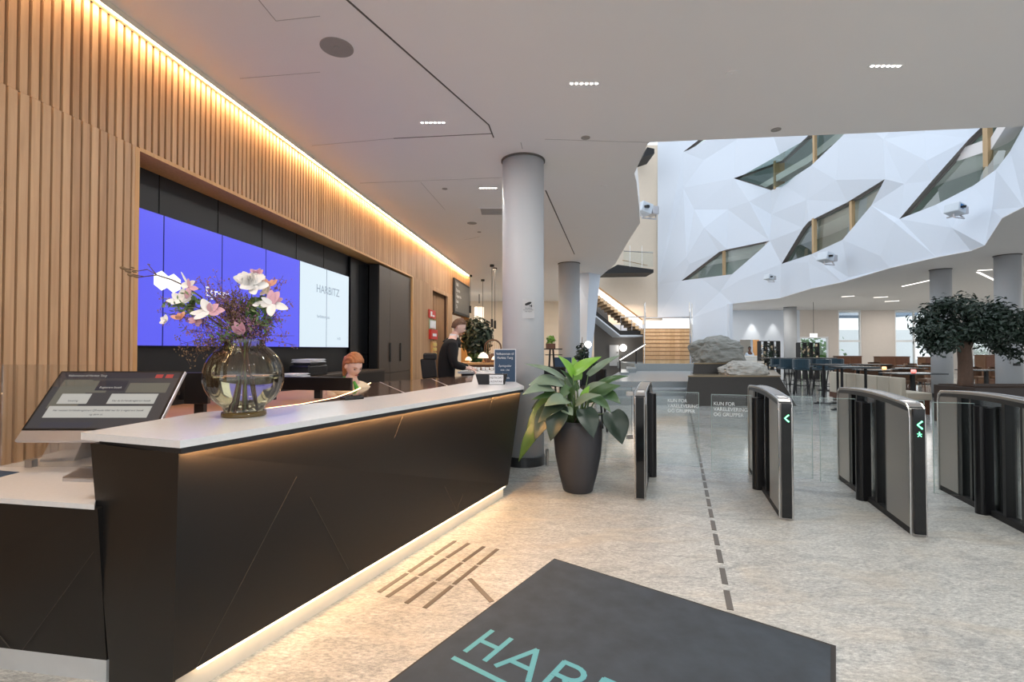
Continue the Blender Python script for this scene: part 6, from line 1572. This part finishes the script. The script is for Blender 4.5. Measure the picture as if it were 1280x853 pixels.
# bar tables and teal bar stools
def stool_proto(m):
    t = thing('bar_stool', None, 'stool'); bar_stool(t, .80, m, .30, M_BLKMATTE); return t
sp0 = None
spots = [(983, 15.6, 3.1, 'leftmost teal bar stool, at the far left of the high table'), (1001, 15.0, 2.7, 'teal bar stool, second from the left at the high table'), (1028, 14.8, 3.3, 'teal bar stool nearest the front, at the middle of the high table'), (1044, 15.6, 3.6, 'teal bar stool at the right end of the high table'),
         (972, 17.6, .2, 'teal bar stool on the far side of the high table, at its left'), (998, 17.4, 0, 'teal bar stool on the far side of the high table, in its middle'), (1022, 17.2, -.2, 'teal bar stool on the far side of the high table, at its right')]
for px, d, rz, lab in spots:
    if sp0 is None: o = sp0 = stool_proto(M_TEALFABRIC)
    else: o = copy_tree(sp0)
    o.location = (lat(px, d), d, 0); o.rotation_euler = (0, 0, rz); o['label'] = lab; o['category'] = 'stool'; o['group'] = 'teal bar stools at the high tables'
def high_table(px0, px1, d, z, w, lab):
    x0, x1 = lat(px0, d), lat(px1, d); t = thing('bar_table', lab, 'table', (x0, d, 0)); MB().bx(0, x1-x0, 0, w, z-.04, z).build('table_top', M_TABLETOP, t)
    for x in (.15, x1-x0-.15):
        MB().bx(x-.02, x+.02, w/2-.02, w/2+.02, .03, z-.04).build('leg', M_BLKMATTE, t); b = MB(); b.bx(x-.25, x+.25, w/2-.02, w/2+.02, 0, .03); b.bx(x-.02, x+.02, w/2-.25, w/2+.25, 0, .03); b.build('foot', M_BLKMATTE, t)
    return t
high_table(962, 1046, 16.1, 1.12, .8, 'long dark high table among the teal bar stools')
high_table(1031, 1064, 12.2, 1.02, .6, 'dark high table with black legs in front of the beige bench')
high_table(1053, 1100, 10.9, 1.01, .5, 'dark narrow table on black legs behind the third speed gate')
# long beige bench: backs facing us in segments
ba, bb_ = PZ(1035, 497, 0), PZ(1170, 528, 0); 
A_ = Vector((lat(1036, 13.6), 13.6, 0)); B2 = Vector((lat(1126, 10.5), 10.5, 0)); dv = B2-A_; Lb = dv.length
bn = thing('beige_bench', 'long beige upholstered bench with its back towards the atrium', 'bench', A_, math.atan2(dv.y, dv.x))
zt_ = PD(1036, 466, 13.6).z
for k in range(7): MB().bx(Lb*k/7+.012, Lb*(k+1)/7-.012, 0, .10, .22, .78).build('back_cushion', M_BOOTH, bn, bevel=.015)
MB().bx(0, Lb, .0, .10, .08, .22).build('base', M_WALNUT, bn); MB().bx(0, Lb, .1, .6, .3, .46).build('seat', M_BOOTH, bn, bevel=.02); MB().bx(0, Lb, .12, .55, 0, .3).build('seat_base', M_WALNUT, bn)
# restaurant tables, armchairs and sideboards in rows
rt0 = None; 
tabs = [(1072, 17.5, 'round-edged dark table nearest the first window'), (1100, 15.6, 'dark restaurant table behind the beige bench, beside the orange candle'), (1125, 17.0, 'dark restaurant table in front of the pale wall panel'), (1140, 13.4, 'dark restaurant table behind the beige bench, beside the red candle'), (1088, 21.5, 'dark restaurant table farthest back below the pale wall panel'), (1150, 19.5, 'dark restaurant table below the wide window'), (1232, 15.5, 'dark restaurant table between the two right columns')]
for k, (px, d, lab) in enumerate(tabs):
    if rt0 is None:
        o = rt0 = thing('restaurant_table', None, 'table'); MB().box((0, 0, .735), (1.3, .8, .03)).build('table_top', M_TABLETOP, o, bevel=.008)
        MB().box((0, 0, .38), (.08, .08, .68)).build('pedestal', M_BLKMATTE, o); MB().box((0, 0, .02), (.6, .45, .04)).build('foot', M_BLKMATTE, o)
    else: o = copy_tree(rt0)
    o.location = (lat(px, d), d, 0); o['label'] = lab; o['category'] = 'table'; o['group'] = 'restaurant tables'
ac0 = None
chs_ = [(1061, 18.6, .3), (1083, 18.4, -.3), (1094, 22.6, 0), (1112, 16.6, .4), (1088, 16.4, -.4), (1139, 18, .2), (1110, 18.4, 0), (1150, 15.3, .5), (1128, 14.2, -.2), (1160, 20.8, 0), (1140, 20.6, .3), (1219, 16.6, .2), (1250, 16.3, -.4)]
words_ = ['left of the table nearest the first window', 'right of the table nearest the first window', 'at the table farthest back', 'right of the table by the orange candle', 'left of the table by the orange candle', 'right of the table by the pale wall panel', 'left of the table by the pale wall panel', 'right of the table by the red candle', 'left of the table by the red candle', 'right of the table below the wide window', 'left of the table below the wide window', 'left of the table between the right columns', 'right of the table between the right columns']
for (px, d, rz), wd_ in zip(chs_, words_):
    if ac0 is None:
        o = ac0 = thing('armchair', None, 'chair'); MB().box((0, 0, .44), (.52, .5, .1)).build('seat', M_BROWNFURN, o, bevel=.03)
        b = MB(); n = 11; ins = [(math.cos(PI*k/(n-1))*.26, math.sin(PI*k/(n-1))*.24) for k in range(n)]; outs = [(math.cos(PI*k/(n-1))*.30, math.sin(PI*k/(n-1))*.28) for k in range(n)]; b.prism(ins+outs[::-1], .42, .80); b.build('backrest', M_BROWNFURN, o, bevel=.02)
        for sx in (-.2, .2):
            for sy in (-.18, .2): MB().tube([(sx, sy, .4), (sx*1.15, sy*1.15, 0)], .016, 6).build('leg', M_WALNUT, o)
    else: o = copy_tree(ac0)
    o.location = (lat(px, d), d, 0); o.rotation_euler = (0, 0, rz); o['label'] = 'low brown restaurant armchair, '+wd_; o['category'] = 'chair'; o['group'] = 'brown restaurant armchairs'
cn0 = None
for px, py, d, lab, m in [(1099, 470, 15.6, 'small orange glass candle holder on the table behind the beige bench', emat('candle_orange', (1, .45, .1, 1), 2.2)), (1134, 471, 13.4, 'small red glass candle holder on the table behind the beige bench', emat('candle_red', (1, .1, .05, 1), 1.4))]:
    t = thing('candle_holder', lab, 'candle holder', (lat(px, d), d-.2, .75)); MB().lathe([(.04, 0), (.06, .03), (.055, .10)], 16).build('glass', m, t, smooth=True); MB().lathe([(.045, 0), (.045, .006)], 16).build('base', M_BLKMATTE, t)
for px0, px1, d, lab in [(1048, 1077, 27.5, 'low wooden sideboard under the first restaurant window'), (1100, 1137, 25.5, 'low brown wooden sideboard by the pale wall panel'), (1156, 1175, 24, 'low brown sideboard left of the second right column'), (1231, 1262, 19.5, 'tall brown wooden cabinet between the two right columns')]:
    x0, x1 = lat(px0, d), lat(px1, d); h_ = 1.15 if px0 > 1200 else 1.0
    t = thing('sideboard', lab, 'sideboard', (x0, d, 0)); MB().bx(0, x1-x0, 0, .45, 0, h_).build('body', M_BROWNFURN, t); MB().bx(-.02, x1-x0+.02, -.02, .47, h_, h_+.03).build('top', M_WALNUT, t)
    for k in range(2): MB().bx(.03+(x1-x0)*.5*k, (x1-x0)*.5*(k+1)-.03, -.015, 0, .12, h_-.04).build('door', M_WALNUT, t)
# planted shelf dividers
for px0, px1, d, pt_, lab in [(951, 975, 22.5, 427, 'black open shelf divider full of plants left of the far column'), (1000, 1024, 22.5, 429, 'black open shelf divider with plants right of the far column, under the exit sign')]:
    x0, x1 = lat(px0, d), lat(px1, d); h_ = PD(960, pt_, d).z; t = thing('shelf_divider', lab, 'shelf', (x0, d, 0)); W_ = x1-x0
    b = MB()
    for k in range(4): x = W_*k/3; b.bx(x-.02, x+.02, 0, .3, 0, h_)
    b.build('upright', M_BLKMATTE, t); b = MB()
    for k in range(5): b.bx(0, W_, 0, .3, h_*k/4+.0, h_*k/4+.025)
    b.build('shelf_board', M_BLKMATTE, t)
    b = foliage('plants', (W_/2, .12, h_*.62), (W_*.52, .14, h_*.42), 420, M_TREELEAF, t, .075, int(px0)); 
    b = MB(); R_ = random.Random(int(px0))
    for k in range(22): b.bx(W_*R_.random(), W_*R_.random()*.02+W_*R_.random(), .0, .1, 0, 0) if False else b.box((W_*R_.uniform(.05, .95), .1, h_*R_.uniform(.3, .95)), (.07, .1, .12))
    b.build('ornaments', M_CREAMCLOTH, t)
# exit sign
p = PD(1017, 419.5, 24); t = thing('exit_sign', 'small lit white exit sign hanging above the window', 'sign', p); MB().bx(-.17, .17, -.02, .02, -.09, .09).build('sign_face', emat('exit_glow', (.9, 1, .95, 1), 1.6), t); MB().tube([(0, 0, .09), (0, 0, CZ-p.z)], .01, 5).build('cord', M_BLKMATTE, t)
text('sign_text', 'EXIT', .13, mat('exit_green', srgb(60, 160, 100), .5), t, Matrix.Translation((0, -.022, -.045)) @ Matrix.Rotation(PI/2, 4, 'X'), 'CENTER')
# square socket on the column at right
p = PD(1271, 456, 11.7); t = thing('wall_socket', 'small black wall box on the round column nearest the right edge', 'socket', p); MB().box((0, .0, 0), (.10, .09, .06)).build('body', M_BLKMATTE, t, bevel=.006); MB().box((0, -.047, 0), (.07, .004, .035)).build('face', M_BLKPLASTIC, t)
# ceiling lights in the restaurant soffit
ll0 = None
for k, (a, c, lab) in enumerate([((1128, 358), (1164, 350), 'thin linear light in the restaurant ceiling left of the second column'), ((1222, 338), (1240, 337), 'short arm of the angled linear light between the two right columns'), ((1222, 340), (1245, 351), 'long arm of the angled linear light between the two right columns'), ((1052, 371), (1068, 370), 'small linear ceiling light right of the far round column'), ((1092, 372), (1110, 371), 'small linear ceiling light above the pale wall panel'), ((1106, 377), (1124, 376), 'small linear ceiling light nearest the wide window')]):
    p, q_ = PZ(*a, CZ), PZ(*c, CZ); d_ = q_-p; m = (p+q_)/2
    t = thing('linear_light', lab, 'ceiling light', m, math.atan2(d_.y, d_.x), 'linear lights in the restaurant ceiling'); L = d_.length
    MB().bx(-L/2, L/2, -.03, .03, -.012, -.002).build('diffuser', emat('linear_glow', (1, .93, .84, 1), 3 if k in (0, 1, 2) else 1.5), t); MB().bx(-L/2-.01, L/2+.01, -.04, .04, -.004, 0).build('frame', M_CEIL, t)
# wall washers on the kitchen wall
for px, e in ((947, 70), (974, 45)):
    p = PD(px, 392, 28.3); spot('wall_washer', (p.x, 28.62, 3.68), e*2.2, (1, .95, .86), .8, .7, (.10, 0, 0), .02)
# cook in the kitchen opening
kd = 28.2; hp = PD(937, 436, kd); t = thing('person', 'person in a light blue shirt standing in the bright kitchen opening', 'person', (hp.x, kd, 0))
hz = hp.z; V, E, R_ = [], [], []
chain(V, E, R_, [Vector((0, 0, hz-.75)), Vector((0, 0, hz-.45)), Vector((0, 0, hz-.30)), Vector((0, 0, hz-.13)), Vector((0, 0, hz-.05))], [(.15, .11), (.16, .11), (.14, .10), .055, .055])
for sd in (-1, 1):
    last = chain(V, E, R_, [Vector((sd*.19, 0, hz-.32)), Vector((sd*.24, -.03, hz-.6)), Vector((sd*.16, -.2, hz-.72))], [.055, .042, .028], 2); hand(V, E, R_, Vector((sd*.16, -.2, hz-.72)), last, Vector((-sd*.2, -1, 0)), (-sd, 0, 0), (0, 0, -1))
    chain(V, E, R_, [Vector((sd*.09, 0, hz-.8)), Vector((sd*.1, 0, .5)), Vector((sd*.1, 0, .09)), Vector((sd*.1, -.15, .04))], [.09, .065, .05, .04], 0)
M3 = RM(Vector((0, 0, hz)), 2.6, -.15); body_obj('body', skin_mesh(V, E, R_, 2), M3, mat('skin_dark', srgb(96, 66, 52), .6), t, 1.0, voxel=.012)
V, E, R_ = [], [], []
chain(V, E, R_, [Vector((0, 0, hz-.85)), Vector((0, 0, hz-.45)), Vector((0, 0, hz-.22))], [(.18, .14), (.19, .14), (.12, .10)])
for sd in (-1, 1): chain(V, E, R_, [Vector((sd*.19, 0, hz-.31)), Vector((sd*.24, -.03, hz-.6)), Vector((sd*.17, -.17, hz-.70))], [.075, .055, .045], 1)
cloth('shirt', V, E, R_, mat('shirt_blue', srgb(190, 208, 228), .7), t)
V, E, R_ = [], [], []
chain(V, E, R_, [Vector((0, 0, hz-.82)), Vector((0, 0, hz-.9))], [(.17, .13), (.17, .13)])
for sd in (-1, 1): chain(V, E, R_, [Vector((sd*.1, 0, hz-.95)), Vector((sd*.1, 0, .5)), Vector((sd*.1, 0, .1))], [.11, .08, .07], 1)
cloth('trousers', V, E, R_, M_SUIT, t); hair_cap(t, M3, M_BLKMATTE, 1.0, short=True, top=.008)
x0, x1 = lat(925, 27.2), lat(958, 27.2); t = thing('kitchen_counter', 'pale counter in front of the kitchen opening', 'counter', (x0, 27.2, 0)); MB().bx(0, x1-x0, 0, .6, 0, 1.0).build('body', M_GREYPLINTH, t); MB().bx(-.02, x1-x0+.02, -.02, .62, 1.0, 1.04).build('top', M_WHITE, t)
# ================================================================== LIGHT
w = bpy.data.worlds.new('world'); SC.world = w; w.use_nodes = True
nt = w.node_tree; bg = nt.nodes['Background']
tc = nt.nodes.new('ShaderNodeTexCoord'); sp = nt.nodes.new('ShaderNodeSeparateXYZ'); cr = nt.nodes.new('ShaderNodeValToRGB')
cr.color_ramp.elements[0].position = 0; cr.color_ramp.elements[0].color = (.80, .84, .88, 1)
cr.color_ramp.elements[1].position = 1; cr.color_ramp.elements[1].color = (.78, .88, 1, 1)
nt.links.new(tc.outputs['Generated'], sp.inputs[0]); nt.links.new(sp.outputs['Z'], cr.inputs[0]); nt.links.new(cr.outputs[0], bg.inputs[0])
bg.inputs[1].default_value = 1.55
# recessed linear spotlights in the lobby ceiling: fittings, their lights, and added lights with no fitting
M_LAMP = emat('lamp_cell', (1, .95, .88, 1), 14)
lp = [((541, 153), 'small linear spotlight in the ceiling left of the thick column'), ((730, 104), 'small linear spotlight in the ceiling above and right of the thick column'),
      ((1107, 82), 'small linear spotlight in the ceiling at the upper right'), ((610, 235), 'small linear spotlight in the ceiling left of the column, farther back')]
f0_ = None
for (px, lab) in lp:
    p = PZ(*px, CZ)
    if f0_ is None:
        f0_ = t = thing('linear_spotlight', lab, 'ceiling light', p, 0, 'linear spotlights in the lobby ceiling')
        MB().bx(-.135, .135, -.022, .022, -.004, .0).build('frame', M_CEIL, t)
        for k in range(6): MB().lathe([(.013, -.006), (.013, -.0045)], 12, c=(-.11+k*.044, 0, 0)).build('lamp_cell', M_LAMP, t)
    else: t = copy_tree(f0_); t.location = p
    t['label'] = lab
SPW = .38
for (x, y, e) in [(PZ(541, 153, CZ).x, PZ(541, 153, CZ).y, 45), (PZ(730, 104, CZ).x, PZ(730, 104, CZ).y, 30), (PZ(1107, 82, CZ).x, PZ(1107, 82, CZ).y, 90), (PZ(610, 235, CZ).x, PZ(610, 235, CZ).y, 60),
                (-1.6, 1.5, 55), (1.0, 0.8, 90), (3.4, 0.6, 90), (1.2, -2.2, 90), (3.6, -2.2, 90), (-1.5, -2, 60), (5.6, 2.0, 80), (-0.8, 9.0, 60), (-1.0, 12, 60), (1.2, 15, 60), (-1.2, 18, 60)]:  # this row has no fittings, added to brighten the lobby
    area('spot_fill_light', (x, y, CZ-.02), (0, 0, 0), .27, .05, e*SPW, (1, .975, .94))

for px, z in [(900, 5.4), (1040, 5.4), (1180, 5.6), (980, 8.4), (1100, 8.6), (1230, 8.6)]:
    p = fpoint(px, 250)+AW*1.3
    area('office_fill', (p.x, p.y, z), (0, 0, 0), 1.2, .3, 22, (1, 1, .97))  # unseen lights added to brighten the offices behind the panes
for x, y, e in [(16.5, 12, 60), (15, 19, 70), (19, 15.5, 60), (20, 20, 70), (18.8, 24, 80), (22.5, 26.5, 60), (13.3, 26, 60)]:
    area('restaurant_fill', (x, y, CZ-.03), (0, 0, 0), 2.6, 2.6, e*1.15, (1, .95, .88))  # added area lights with no fitting, to brighten the restaurant
for x, y, e in [(-2.0, 20.5, 60), (1.0, 20, 50), (-.6, 13.8, 30)]:
    area('cafe_fill', (x, y, CZ-.05), (0, 0, 0), .3, .3, e, (1, .80, .58))  # warm fill without fittings, added to light the cafe back wall
area('stair_light', (lat(834, 21.5), 21.0, 4.6), (.25, 0, 0), 1.6, .3, 70, (1, .93, .84))  # added lamp with no fitting, brightens the wooden staircase
area('hatch_light', WL(W0-1.2, OV0+.6, CZ-.1), (0, 0, 0), .5, .5, 60, (1, .72, .42))
area('stair_wall_light', (lat(780, 28.8), 28.6, 4.2), (0, 0, 0), 2.5, .2, 60, (1, .78, .6))
